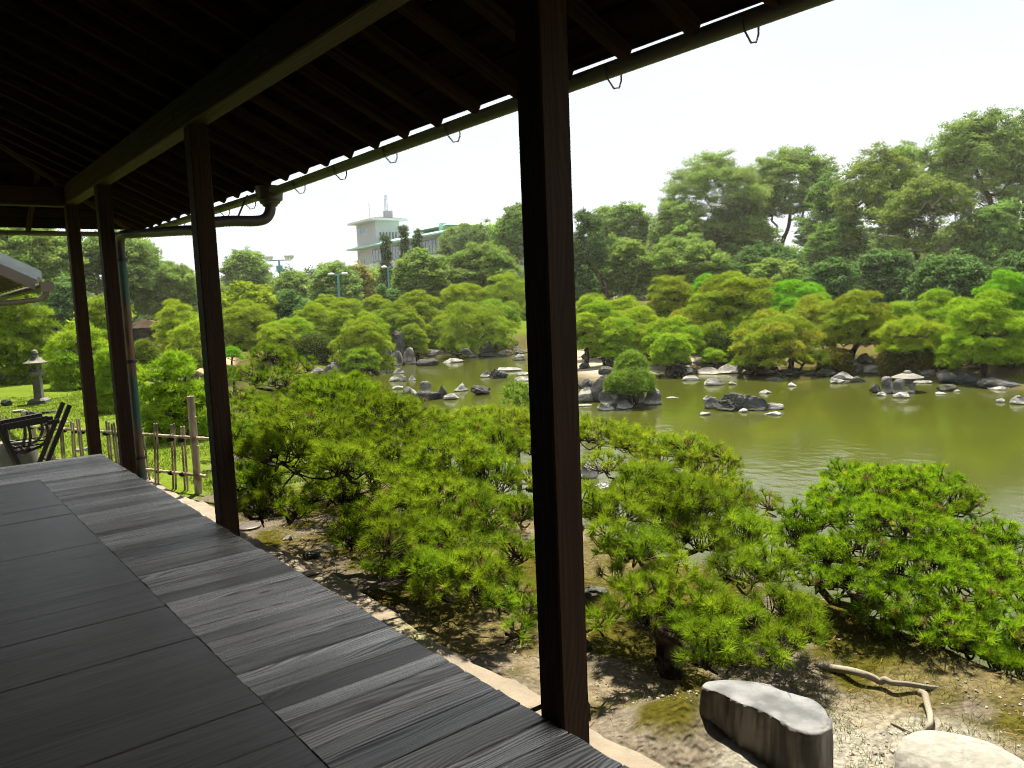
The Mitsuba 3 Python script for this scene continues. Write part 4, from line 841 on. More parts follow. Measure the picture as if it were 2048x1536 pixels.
ry = -2.3
while ry < WALL:
    x0 = hip_x(ry)
    timber(house, 'end_rafter', (x0, ry, end_under(x0) + 0.035), (11.09, ry, end_under(11.09) + 0.035), 0.05, 0.068, 'rafter_wood', seed=int(ry * 50) + 900)
    ry += 0.42
timber(house, 'hip_rafter', (hip_x(1.4), 1.4, under(1.4) + 0.03), (hip_x(EAVE), EAVE, under(EAVE) + 0.03), 0.09, 0.11, 'rafter_wood', seed=41)
# roof boards on the rafters, overlapping like shingles, and the tile cover above
r = np.random.default_rng(5)
y = EAVE - 0.015
while y < WALL + 0.2:
    w = r.uniform(0.17, 0.22)
    za, zb = under(y) + 0.074, under(y + w) + 0.074
    v = np.array([[-4.3, y, za], [hip_x(y), y, za], [hip_x(y + w), y + w + 0.02, zb - 0.004], [-4.3, y + w + 0.02, zb - 0.004]])
    v = np.vstack([v, v + [0, 0, 0.012]])
    f = np.array([[0, 1, 2], [0, 2, 3], [4, 6, 5], [4, 7, 6], [0, 4, 5], [0, 5, 1], [2, 6, 7], [2, 7, 3], [0, 3, 7], [0, 7, 4], [1, 5, 6], [1, 6, 2]])
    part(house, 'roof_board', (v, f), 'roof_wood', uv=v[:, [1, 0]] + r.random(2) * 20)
    xa, xb = 11.12 - (y - EAVE + 0.015), 11.12 - (y + w - EAVE + 0.015)
    v = np.array([[xa, 8.415 - xa, za], [xa, WALL + 0.2, za], [xb - 0.02, WALL + 0.2, zb - 0.004], [xb - 0.02, 8.415 - xb, zb - 0.004]])
    v = np.vstack([v, v + [0, 0, 0.012]])
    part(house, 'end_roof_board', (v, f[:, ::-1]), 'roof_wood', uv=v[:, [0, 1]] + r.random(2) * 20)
    y += w
ye, yt = EAVE - 0.03, WALL + 0.3
a = [[-4.4, ye, under(ye) + 0.10], [hip_x(ye), ye, under(ye) + 0.10], [hip_x(yt), yt, under(yt) + 0.10], [-4.4, yt, under(yt) + 0.10], [11.145, 8.415 - 11.145, under(ye) + 0.10], [11.145, yt, under(ye) + 0.10]]
a = np.array(a)
v = np.vstack([a, a + [0, 0, 0.07]])
f = [[0, 1, 2], [0, 2, 3], [1, 5, 2], [6, 8, 7], [6, 9, 8], [7, 8, 11], [0, 6, 7], [0, 7, 1], [1, 7, 11], [1, 11, 5], [2, 8, 9], [2, 9, 3], [0, 3, 9], [0, 9, 6], [2, 5, 11], [2, 11, 8]]
part(house, 'tile_roof', (v, np.array(f)), 'tile_grey')
part(house, 'wall', box(-4.3, 8.6, WALL, WALL + 0.1, 0.0, 5.1), 'plain_dark')
part(house, 'gable_wall', box(-4.4, -4.3, EAVE + 1.0, WALL, 0.0, 5.1), 'plain_dark')


# gutter, its hooks, hopper and downpipe
def gutter_z(x):
    return 3.045 + 0.008 * abs(6.82 - x)


ang = np.linspace(PI, 2 * PI, 10)
prof = np.array([(0.052 * math.cos(t), 0.055 * math.sin(t)) for t in ang] + [(0.048 * math.cos(t), 0.051 * math.sin(t)) for t in ang[::-1]])
vs, fs = [], []
gxs = np.linspace(-4.3, 11.05, 40)
for gxx in gxs:
    vs += [(gxx, EAVE - 0.045 + a_, gutter_z(gxx) + b_ + 0.02) for a_, b_ in prof]
npf = len(prof)
for s_ in range(len(gxs) - 1):
    for k in range(npf):
        a0, a1 = s_ * npf + k, s_ * npf + (k + 1) % npf
        fs.append((a0, a1, a1 + npf, a0 + npf))
gut = part(house, 'gutter', (np.array(vs), np.array(fs)), 'gutter_metal', 'dark metal gutter along the eave', smooth=40)
for hx in (1.20, 1.92, 2.66, 3.98, 4.72, 5.46, 6.20, 7.30, 8.0, 8.75, 9.5):
    z0 = gutter_z(hx) - 0.035
    path = [(hx, EAVE + 0.01, z0 + 0.05), (hx, EAVE - 0.01, z0 - 0.012), (hx, EAVE - 0.05, z0 - 0.050), (hx, EAVE - 0.085, z0 - 0.042), (hx, EAVE - 0.10, z0 - 0.01), (hx, EAVE - 0.10, z0 + 0.05)]
    part(gut, 'hook', tube(path, 0.0042, 5, True), 'iron', smooth=60)
egz = np.linspace(-2.5, WALL, 12)
vs, fs = [], []
for yy in egz:
    vs += [(11.17 + a_, yy, 3.09 + b_) for a_, b_ in prof]
for s_ in range(len(egz) - 1):
    for k in range(npf):
        a0, a1 = s_ * npf + k, s_ * npf + (k + 1) % npf
        fs.append((a0, a0 + npf, a1 + npf, a1))
part(house, 'end_gutter', (np.array(vs), np.array(fs)), 'gutter_metal', smooth=40)
for yy in (-2.05, -1.25, -0.45, 0.35):
    part(house, 'end_hook', tube([(11.12, yy, 3.06), (11.14, yy, 3.02), (11.18, yy, 2.985), (11.22, yy, 3.0), (11.225, yy, 3.06)], 0.0042, 5, True), 'iron', smooth=60)
pipe_top = smooth_path([(8.80, -1.95, 2.60), (8.80, -1.95, 2.76), (8.74, -1.956, 2.83), (8.56, -1.97, 2.835), (7.9, -2.03, 2.79), (7.05, -2.10, 2.735), (6.80, -2.14, 2.70)], 6)
down = part(house, 'downpipe', tube([(8.80, -1.95, 0.0), (8.80, -1.95, 0.9), (8.80, -1.95, 1.8), (8.80, -1.95, 2.62)], 0.043, 14), 'patina', 'green copper downpipe with rusty patches', smooth=50)
for zc in (0.55, 1.55, 2.58):
    part(down, 'collar', lathe([(0.047, 0), (0.058, 0.004), (0.058, 0.03), (0.047, 0.034)], (8.80, -1.95, zc), 16), 'iron', smooth=30)
part(house, 'cross_pipe', tube(pipe_top, 0.043, 14), 'pipe_brown', smooth=50)
part(house, 'cross_pipe', tube(smooth_path([(6.80, -2.12, 2.64), (6.80, -2.15, 2.72), (6.82, -2.22, 2.775), (6.84, -2.40, 2.80), (6.84, -2.60, 2.805), (6.83, -2.70, 2.83), (6.82, -2.742, 2.90), (6.82, -2.745, 2.98)], 6), 0.045, 14), 'pipe_brown', smooth=50)
part(house, 'hopper', lathe([(0.05, 0), (0.062, 0.004), (0.066, 0.02), (0.085, 0.03), (0.088, 0.045), (0.108, 0.055), (0.115, 0.11), (0.12, 0.15), (0.122, 0.17), (0.11, 0.172), (0.10, 0.12)], (6.82, -2.745, 2.93), 18), 'pipe_brown', smooth=30)
part(house, 'pipe_strut', tube([(7.12, -2.66, 3.06), (6.98, -2.50, 2.83)], 0.008, 6, True), 'iron')
# the boulder kerb under the drip line belongs to the paths
kerb = thing('kerb', 'row of long buff stone kerbs under the veranda drip line', 'kerb')
labels[kerb]['kind'] = 'structure'
x = -3.0
r = np.random.default_rng(8)
while x < 10.3:
    L = r.uniform(0.9, 1.5)
    n = 14
    a = np.linspace(x + 0.006, x + L - 0.006, n)
    out = -2.42 + 0.035 * np.sin(a * 2.1) + 0.03 * r.normal(size=n).cumsum() * 0.3
    inn = np.full(n, -2.08)
    zt = 0.045 + 0.006 * r.normal(size=n)
    v = np.concatenate([np.stack([a, out, zt * 0 - 0.15], 1), np.stack([a, out - 0.0, zt - 0.015], 1), np.stack([a, out + 0.018, zt], 1), np.stack([a, inn, zt], 1), np.stack([a, inn, zt * 0 - 0.15], 1)])
    f = []
    for b in range(4):
        for k in range(n - 1):
            f.append((b * n + k, b * n + k + 1, (b + 1) * n + k + 1, (b + 1) * n + k))
    f = np.array(f)[:, ::-1]
    part(kerb, 'kerb_stone', (v, f), 'kerb_rock', smooth=30)
    x += L


# ------------------------------------------------------------------ rocks
def rock_mesh(W, D, H, style, seed, sub):
    r = np.random.default_rng(seed)
    m = trimesh.creation.icosphere(subdivisions=sub)
    v, f = np.array(m.vertices), np.array(m.faces)
    cuts = {'r': 9, 'c': 12, 'p': 9, 't': 10, 's': 4, 'f': 7, 'b': 12}[style]
    if style in 'tb':
        v = np.sign(v) * np.abs(v) ** 0.62
    for _ in range(cuts):
        n = unit(r.normal(size=3) * (1, 1, 0.8 if style != 't' else 0.25))
        if style == 'b':
            n = unit(np.round(n + r.normal(0, 0.08, 3)) + 1e-3 + r.normal(0, 0.06, 3))
        d = r.uniform(0.55, 0.88) * (1.15 if style in 'tb' else 1)
        over = np.maximum(v @ n - d, 0)
        v = v - over[:, None] * n * 0.98
    amp = {'r': 0.17, 'c': 0.36, 'p': 0.2, 't': 0.12, 's': 0.07, 'f': 0.16, 'b': 0.08}[style]
    o = r.random(3) * 50
    nz = meshkit.fbm(v * 1.9 + o, 4, seed % 97)
    v = v * (1 + amp * 2 * (nz - 0.5))[:, None]
    if style in 'crtpf':
        v = v * (1 - (1.5 if style == 'c' else 0.9) * amp * np.abs(meshkit.fbm(v * 4.5 + o, 2, 3) - 0.5)[:, None]) * (1 + 0.10 * (meshkit.fbm(v * 9 + o, 2, 4) - 0.5))[:, None]
    t = np.clip((v[:, 2] + 0.2) / 1.2, 0, 1)
    if style == 'p':
        v[:, :2] *= (1.1 - 0.8 * t)[:, None]
        v[:, 0] += 0.2 * t * r.choice([-1, 1])
    if style == 't':
        v[:, :2] *= (0.90 + 0.25 * t - 0.35 * t ** 4)[:, None]
    if style in 'sc':
        v[:, 2] *= 1 + 0.25 * v[:, 0] * r.choice([-1, 1])
    lo, hi = v.min(0), v.max(0)
    v[:, :2] = (v[:, :2] - (lo[:2] + hi[:2]) / 2) / (hi[:2] - lo[:2])
    v[:, 2] = v[:, 2] / hi[2]
    sink = {'f': 0.55}.get(style, 0.35)
    z = np.where(v[:, 2] > 0, v[:, 2] * (1 - 0.25) + 0.25, 0.25 + v[:, 2] * sink)
    return np.stack([v[:, 0] * W, v[:, 1] * D, z * H], 1), f


for k, (name, x, y, z, W, D, H, st, lab) in enumerate(ROCKS):
    v, f = rock_mesh(W, D, H, st, 100 + k, 4 if W > 1.5 or st == 'c' and W > 0.7 or y > -6 and x < 8 else (3 if W > 0.32 else 2))
    a = math.atan2(y, x) - PI / 2
    v = np.stack([v[:, 0] * math.cos(a) - v[:, 1] * math.sin(a), v[:, 0] * math.sin(a) + v[:, 1] * math.cos(a), v[:, 2]], 1) + [x, y, z - 0.02]
    solo(name, (v, f), 'pale_rock' if name == 'boulder' else ('dark_rock' if any(w_ in lab for w_ in ('dark', 'mossy', 'shade', 'blue', 'green', 'slate')) and not any(w_ in lab for w_ in ('pale', 'white', 'mottled')) else 'rock_surface'), lab, {'boulder': 'boulder', 'stepping_stone': 'stepping stone'}.get(name, 'rock'), smooth=26)

# ------------------------------------------------------------------ lanterns
def stone_lantern(x, y, h, label, snow=False, turn=0.3):
    key = thing('stone_lantern', label, 'stone lantern')
    g = gz(x, y) if not snow else -0.95
    o = (x, y, g)
    if not snow:
        for nm, pr, sides in (('plinth', [(0.0, -0.05), (0.30, -0.05), (0.30, 0.07), (0.20, 0.13), (0.0, 0.13)], 4), ('shaft', [(0.135, 0.12), (0.13, 0.30), (0.12, 0.70), (0.0, 0.70)], 4),
                              ('platform', [(0.12, 0.70), (0.20, 0.75), (0.21, 0.76), (0.21, 0.82), (0.18, 0.835), (0.0, 0.835)], 6),
                              ('roof', [(0.02, 1.02), (0.27, 1.03), (0.30, 1.065), (0.24, 1.085), (0.16, 1.14), (0.12, 1.20), (0.0, 1.21)], 6),
                              ('finial', [(0.075, 1.20), (0.095, 1.215), (0.085, 1.25), (0.05, 1.265), (0.075, 1.285), (0.09, 1.32), (0.07, 1.37), (0.025, 1.40), (0.0, 1.425)], 20)):
            v, f = lathe(np.array(pr), (0, 0, 0), sides, turn)
            part(key, nm, (v * h / 1.425 + o, f), 'granite', smooth=30)
        # fire box: a ring of walls with round and square openings left between posts
        fb = None
        outer = trimesh.creation.cylinder(radius=0.14, height=0.19, sections=6)
        hole = trimesh.creation.cylinder(radius=0.05, height=1.0, sections=16)
        core = trimesh.creation.cylinder(radius=0.10, height=0.15, sections=6)
        import manifold3d as m3
        mk = lambda t_: m3.Manifold(m3.Mesh(np.asarray(t_.vertices, np.float32), np.asarray(t_.faces, np.uint32)))
        b = mk(outer) - mk(core)
        for a in (10, 70, 130):
            b = b - mk(hole).rotate((90, 0, a))
        mm = b.to_mesh()
        part(key, 'fire_box', (np.array(mm.vert_properties)[:, :3] * h / 1.425 + [x, y, g + 0.928 * h / 1.425], np.array(mm.tri_verts)), 'granite')
    else:
        for a in (0.5, 2.6, 4.7):
            c, s = math.cos(a), math.sin(a)
            part(key, 'leg', tube([(x + 0.26 * c, y + 0.26 * s, g - 0.3), (x + 0.25 * c, y + 0.25 * s, g + 0.08), (x + 0.14 * c, y + 0.14 * s, g + 0.20)], [0.06, 0.06, 0.07], 8, True), 'granite', smooth=40)
        for nm, pr, sides in (('platform', [(0, 0.17), (0.20, 0.17), (0.22, 0.20), (0.20, 0.23), (0, 0.23)], 16), ('fire_box', [(0.13, 0.23), (0.13, 0.38), (0, 0.38)], 6),
                              ('roof', [(0.0, 0.375), (0.40, 0.37), (0.415, 0.40), (0.30, 0.45), (0.16, 0.50), (0.0, 0.515)], 24), ('finial', [(0.09, 0.505), (0.10, 0.54), (0.07, 0.58), (0.0, 0.595)], 16)):
            v, f = lathe(np.array(pr), (0, 0, 0), sides, turn)
            part(key, nm, (v + o, f), 'granite', smooth=35)


stone_lantern(LANTERN[0], LANTERN[1], 1.30, 'tall slender stone lantern with round finial on the lawn')
stone_lantern(SNOW[0], SNOW[1], 0.6, 'low broad roofed snow lantern among rocks in the pond', snow=True)

# ------------------------------------------------------------------ bamboo fence
fence = thing('bamboo_fence', 'low open bamboo fence tied with black cord across the lawn', 'fence')


def bamboo(name, p0, p1, rad, sides=8, node=0.24, off=0.1):
    p0, p1 = np.asarray(p0, float), np.asarray(p1, float)
    L = np.linalg.norm(p1 - p0)
    t, rr = [0.0], [rad]
    k = off
    while k < L - 0.02:
        for dt, s_ in ((-0.008, 1.0), (-0.003, 1.16), (0.003, 1.16), (0.008, 0.98)):
            t.append((k + dt) / L)
            rr.append(rad * s_)
        k += node
    t.append(1.0)
    rr.append(rad * 0.97)
    t = np.array(t)[:, None]
    return part(fence, name, tube(p0 + (p1 - p0) * t, rr, sides, True), 'bamboo', smooth=50)


FA, FB = np.array(FENCE[0][:2]), np.array(FENCE[1][:2])
fdir = unit(FB - FA)
r = np.random.default_rng(4)
fl = lambda s_, h_: (FA[0] + fdir[0] * s_, FA[1] + fdir[1] * s_, gz(*(FA + fdir * s_)) + h_)
bamboo('post', fl(0, -0.2), fl(0, 1.12), 0.042, 14, 0.33, 0.42)
bamboo('post', fl(0.05, -0.2), fl(-0.03, 0.84), 0.020)
for h_, a_, b_ in ((0.60, -0.55, 5.2), (0.20, -0.16, 5.2)):
    bamboo('rail', fl(a_, h_ + (0.05 if a_ < -0.3 else 0.01)), fl(b_, h_ - 0.02), 0.019, 8, 0.3)
s_ = 0.24
while s_ < 5.0:
    lean, hh = r.normal(0, 0.05), 0.76 + r.normal(0, 0.03)
    side = 0.034 if r.random() < 0.5 else -0.034
    n_ = np.array([-fdir[1], fdir[0]]) * side
    for k in range(2):
        a_ = fl(s_ + k * 0.05 + lean, hh + r.normal(0, 0.012))
        b_ = fl(s_ + k * 0.05, -0.15)
        bamboo('cane', (b_[0] + n_[0], b_[1] + n_[1], b_[2]), (a_[0] + n_[0], a_[1] + n_[1], a_[2]), 0.0125, 7, 0.2, r.uniform(0.05, 0.2))
    for h_ in (0.60, 0.20):
        q_ = fl(s_ + 0.025 + lean * h_ / 0.76, h_)
        part(fence, 'cord_knot', (trimesh.creation.icosphere(subdivisions=1).vertices * [0.042, 0.042, 0.026] + q_, trimesh.creation.icosphere(subdivisions=1).faces), 'cord', smooth=True)
    s_ += r.uniform(0.21, 0.28)
pr = thing('support_pole', 'pale bamboo pole propping branches beyond the fence post', 'pole')
scene[pr] = mikit.ply(tube(np.array([fl(-0.3, 0.66), PROP]), 0.016, 8, True), 'bamboo', smooth=50)

# ------------------------------------------------------------------ the dark folding chair beyond the deck's far end, basin and paper
chair = thing('folding_chair', 'dark wooden folding chair with crossed legs and curved ribs beyond the far deck end', 'chair')
CX = 10.45


def cp(a, h, x=CX):
    return np.array([x, CHAIR[0] + a * (CHAIR[1] - CHAIR[0]), h])


for k, x in enumerate((CX, CX + 0.42)):
    g_ = gz(x, CHAIR[0])
    timber(chair, 'leg', cp(-0.12, 1.02, x), cp(0.62, g_, x), 0.05, 0.035, 'black_wood', up=(1, 0, 0), seed=50 + k)
    timber(chair, 'leg', cp(1.62, 1.02, x + 0.04), cp(0.55, g_, x + 0.04), 0.05, 0.035, 'black_wood', up=(1, 0, 0), seed=54 + k)
    timber(chair, 'arm', cp(-0.3, 0.83, x + 0.02), cp(1.08, 0.885, x + 0.02), 0.045, 0.075, 'black_wood', seed=58 + k)
    timber(chair, 'arm_block', cp(1.05, 0.84, x + 0.02), cp(1.32, 0.85, x + 0.02), 0.04, 0.05, 'black_wood', seed=59 + k)
    for a in (0.12, 0.62, 1.02):
        part(chair, 'rib', tube(smooth_path([cp(a, 0.84, x), cp(a + 0.02, 0.72, x), cp(a * 0.8 + 0.08, 0.60, x), cp(0.45, 0.53, x)], 5), 0.017, 6, True), 'black_wood', smooth=50)
for k, h_ in enumerate((0.56, 0.60, 0.64, 0.68)):
    part(chair, 'slat', tube([cp(0.25 - 0.03 * k, h_), cp(0.85 + 0.05 * k, h_ + 0.01)], 0.008, 5, True), 'black_wood')
    part(chair, 'seat_bar', tube([cp(0.3 + 0.1 * k, 0.54 + 0.01 * k), cp(0.3 + 0.1 * k, 0.54 + 0.01 * k, CX + 0.42)], 0.012, 5, True), 'black_wood')
v, f = lathe([(0.0, 0.50), (0.16, 0.50), (0.17, 0.58), (0.23, 0.60), (0.25, 0.50), (0.27, 0.30), (0.25, 0.05), (0.26, -0.1)], (BASIN[0], BASIN[1], gz(BASIN[0], BASIN[1])), 20)
v += 0.03 * (meshkit.fbm(v * 5, 3, 2)[:, None] - 0.5)
solo('water_basin', (v, f[:, ::-1]), 'granite', 'grey round stone water basin behind the folding chair', 'stone basin', smooth=40)
v, f = rock_mesh(0.35, 0.3, 0.42, 's', 71, 3)
solo('rock', (v + [BASIN[0] + 0.25, BASIN[1] + 0.26, gz(BASIN[0], BASIN[1]) + 0.5], f), 'rock_surface', 'dark rounded stone perched beside the chair back at the frame edge', 'rock', smooth=40)
g_ = gz(10.25, -1.0)
v = np.array([[10.10, -1.10, g_ + 0.40], [10.12, -0.86, g_ + 0.38], [10.5, -0.86, g_ + 0.30], [10.5, -1.16, g_ + 0.32], [10.3, -1.0, g_ + 0.44]])
solo('paper_sheet', (np.vstack([v, v - [0, 0, 0.004]]), np.array([[0, 4, 1], [1, 4, 2], [2, 4, 3], [3, 4, 0], [5, 6, 9], [6, 7, 9], [7, 8, 9], [8, 5, 9]])), 'paper', 'white crumpled sheet lying below the folding chair', 'sheet')

# ------------------------------------------------------------------ neighbouring house eave
nb = thing('neighbour_house', 'neighbouring wooden house with blue grey metal verge and brown gutter at the frame edge', 'house')
NX, NY, NZ, NS = 16.2, -2.25, 2.62, 0.55
rs_ = lambda y_: NZ + NS * (y_ - NY)


def slab(x0, x1, y0, y1, dz0, dz1):
    v = np.array([[x_, y_, rs_(y_) + d_] for x_ in (x0, x1) for y_ in (y0, y1) for d_ in (dz0, dz1)])
    return v, np.array([[0, 1, 3], [0, 3, 2], [4, 6, 7], [4, 7, 5], [0, 4, 5], [0, 5, 1], [2, 3, 7], [2, 7, 6], [0, 2, 6], [0, 6, 4], [1, 5, 7], [1, 7, 3]])


part(nb, 'roof', slab(NX + 0.06, NX + 9, NY + 0.02, NY + 5, 0.02, 0.16), 'slate_metal')
part(nb, 'verge_cap', slab(NX, NX + 0.058, NY - 0.02, NY + 5, 0.12, 0.26), 'slate_metal')
part(nb, 'verge_strip', slab(NX - 0.012, NX + 0.05, NY + 0.05, NY + 5, 0.055, 0.118), 'slate_metal')
part(nb, 'barge_board', slab(NX - 0.03, NX + 0.04, NY + 0.10, NY + 5, -0.14, 0.052), 'brown_paint')
for k in range(14):
    part(nb, 'rafter', slab(NX + 0.25 + 0.6 * k, NX + 0.31 + 0.6 * k, NY + 0.12, NY + 2.2, -0.07, 0.018), 'brown_paint')
v, f = tube([(NX - 0.12, NY - 0.06, NZ - 0.01), (NX + 9, NY - 0.06, NZ - 0.06)], 0.07, 12, True)
part(nb, 'gutter', (v, f), 'brown_paint', smooth=50)
part(nb, 'gutter_box', box(NX - 0.16, NX + 0.02, NY - 0.17, NY + 0.03, NZ - 0.12, NZ + 0.05), 'brown_paint')
part(nb, 'drain_elbow', tube([(NX - 0.08, NY - 0.06, NZ - 0.10), (NX - 0.06, NY, NZ - 0.24), (NX + 0.3, NY + 0.3, NZ - 0.28), (NX + 0.8, NY + 1.0, NZ - 0.30)], 0.05, 10), 'brown_paint', smooth=50)
part(nb, 'wall', box(NX + 0.6, NX + 8.6, NY + 1.35, NY + 5, 0.0, 3.15), 'plain_dark')

# ------------------------------------------------------------------ the hotel
hotel = thing('hotel', 'white concrete hotel with tower and pale green roofs beyond the trees', 'building')
ha, hb = np.array(HOTEL[0]), np.array(HOTEL[1])
hx_ = unit(np.array([hb[0] - ha[0], hb[1] - ha[1], 0]))
hy_ = np.array([-hx_[1], hx_[0], 0])
if hy_ @ np.array(CAMERA_FORWARD) < 0:
    hy_ = -hy_
HB = np.array([ha[0], ha[1], 0.0])


def hbox(s0, s1, d0, d1, z0, z1):
    v, f = box(s0, s1, d0, d1, z0, z1)
    v = HB + v[:, :1] * hx_ + v[:, 1:2] * hy_ + v[:, 2:] * [0, 0, 1]
    if np.cross(hx_, hy_)[2] < 0:
        f = f[:, ::-1]
    return v, f


def hpoly(pts, faces):
    v = np.array([HB + hx_ * a + hy_ * b + np.array([0, 0, c]) for a, b, c in pts])
    return v, np.array(faces)


def hs(px_frac):
    return px_frac * HLEN


HLEN = float(np.linalg.norm(hb - ha))
ZE = float(ha[2])
W0 = HSTOPS[0]
part(hotel, 'wall', hbox(W0, HLEN + 3.5, 1.6, 15, 0, ZE), 'hotel_wall')
rf = part(hotel, 'roof', hpoly([(0, 0, ZE), (HLEN + 5, 0, ZE), (HLEN + 5, 16.6, ZE), (0, 16.6, ZE), (0, 0, ZE + .25), (HLEN + 5, 0, ZE + .25), (HLEN + 5, 16.6, ZE + .25), (0, 16.6, ZE + .25), (7.5, 8.3, ZE + 2.2), (HLEN - 2, 8.3, ZE + 2.2)],
                                [(0, 2, 1), (0, 3, 2), (0, 1, 5), (0, 5, 4), (0, 4, 7), (0, 7, 3), (1, 2, 6), (1, 6, 5), (3, 7, 6), (3, 6, 2), (4, 5, 9), (4, 9, 8), (5, 6, 9), (6, 7, 8), (6, 8, 9), (7, 4, 8)]), 'verdigris')
part(rf, 'vent', hbox(HSTOPS[5], HSTOPS[5] + 1.2, 3.2, 5, ZE + 0.9, ZE + 2.2), 'verdigris')
part(rf, 'vent', hbox(HSTOPS[1] + 1.5, HSTOPS[1] + 3.0, 1.7, 2.4, ZE + 0.45, ZE + 1.2), 'verdigris')
part(rf, 'pavilion', hpoly([(HSTOPS[6] - 7, 3, ZE + 1.7), (HSTOPS[6] + 7, 3, ZE + 1.7), (HSTOPS[6] + 7, 15, ZE + 1.7), (HSTOPS[6] - 7, 15, ZE + 1.7), (HSTOPS[6], 9, ZE + 3.9)], [(0, 2, 1), (0, 3, 2), (0, 1, 4), (1, 2, 4), (2, 3, 4), (3, 0, 4)]), 'verdigris')
tw = part(hotel, 'tower', hbox(W0 - 0.15, HSTOPS[1], 1.75, 6.5, 0.5, HZ[0]), 'hotel_wall')
part(tw, 'tower_roof', hbox(W0 - 1.4, HSTOPS[1] + 1.25, 0.5, 7.7, HZ[0], HZ[0] + 0.35), 'hotel_white')
part(tw, 'tower_roof', hpoly([(W0 - 1.4, 0.5, HZ[0] + .35), (HSTOPS[1] + 1.25, 0.5, HZ[0] + .35), (HSTOPS[1] + 1.25, 7.7, HZ[0] + .35), (W0 - 1.4, 7.7, HZ[0] + .35), ((W0 + HSTOPS[1]) / 2, 5, HZ[0] + 1.2)], [(0, 1, 4), (1, 2, 4), (2, 3, 4), (3, 0, 4)]), 'tile_grey')
part(tw, 'chimney', hbox(HSTOPS[1] - 1.6, HSTOPS[1] - 0.6, 4.2, 5.6, HZ[0] + 0.3, HZ[0] + 1.9), 'hotel_wall')
mast = part(tw, 'radio_mast', join([tube([HB + hx_ * (HSTOPS[1] - 2.2 + a_) + hy_ * (5 + b_) + [0, 0, HZ[0] + 0.5], HB + hx_ * (HSTOPS[1] - 2.2 + a_) + hy_ * (5 + b_) + [0, 0, HZ[0] + 4.9]], 0.05, 5) for a_, b_ in ((-.25, 0), (.25, 0), (0, .4))] +
                                   [tube([HB + hx_ * (HSTOPS[1] - 2.2 - .25) + hy_ * 5 + [0, 0, HZ[0] + 0.6 + .5 * k], HB + hx_ * (HSTOPS[1] - 2.2 + .25) + hy_ * 5 + [0, 0, HZ[0] + 0.6 + .5 * k]], 0.06, 4) for k in range(9)]), 'slate_metal')
part(tw, 'aerial', tube([HB + hx_ * (W0 + 1.2) + hy_ * 4 + [0, 0, HZ[0]], HB + hx_ * (W0 + 1.2) + hy_ * 4 + [0, 0, HZ[0] + 4.2]], 0.035, 5), 'slate_metal')
for k in range(6):
    q0 = 1.6 + 0.62 * k
    part(tw, 'slot', hbox(HSTOPS[1] - 0.05, HSTOPS[1] + 0.03, q0 + 0.9, q0 + 1.2, ZE + 1.5, ZE + 2.7), 'window_frame')
# blue roof sign: a row of brush written characters, too small in the photograph to read
r = np.random.default_rng(9)
sg = part(tw, 'sign', join([hbox(W0 + 1.3 + 0.75 * k + a_, W0 + 1.3 + 0.75 * k + b_, 1.66, 1.74, HZ[1] + c_, HZ[1] + d_) for k in range(3) for a_, b_, c_, d_ in
                            ((0.05, 0.6, 0.72 - .04 * k, 0.82), (0.28, 0.38, 0.0, 0.82), (0.0, 0.2, 0.3 + .1 * k, 0.4 + .1 * k), (0.42, 0.65, 0.15, 0.27 + .08 * k), (0.1, 0.58, 0.46 - .05 * k, 0.55))]), 'sign_blue', 'small blue lettering on the tower')
for (s0, s1) in HWINDOWS:
    n_ = max(2, int(round((s1 - s0) / 1.15)))
    for k in range(n_):
        a_, b_ = s0 + (s1 - s0) * k / n_, s0 + (s1 - s0) * (k + 1) / n_
        w_ = part(hotel, 'window', join([hbox(a_, b_, 1.50, 1.62, ZE - 2.75, ZE - 2.6), hbox(a_, b_, 1.50, 1.62, ZE - 0.5, ZE - 0.38), hbox(a_, a_ + 0.07, 1.52, 1.62, ZE - 2.6, ZE - 0.5)]), 'window_frame')
        part(w_, 'pane', hbox(a_ + 0.07, b_, 1.56, 1.61, ZE - 2.6, ZE - 0.5), 'window_glass')
part(hotel, 'balcony', hbox(HSTOPS[1] - 1.0, HLEN + 3, 0.5, 1.58, ZE - 4.4, ZE - 2.95), 'hotel_white')
for s0 in (1.1, 2.3):
    part(hotel, 'window', hbox(W0 + s0 + 0.6, W0 + s0 + 0.85, 1.54, 1.62, ZE - 3.0, ZE - 1.8), 'window_glass')
part(hotel, 'window', hbox(W0 + 4.6, W0 + 5.1, 1.54, 1.62, ZE - 9.0, ZE - 7.4), 'window_glass')

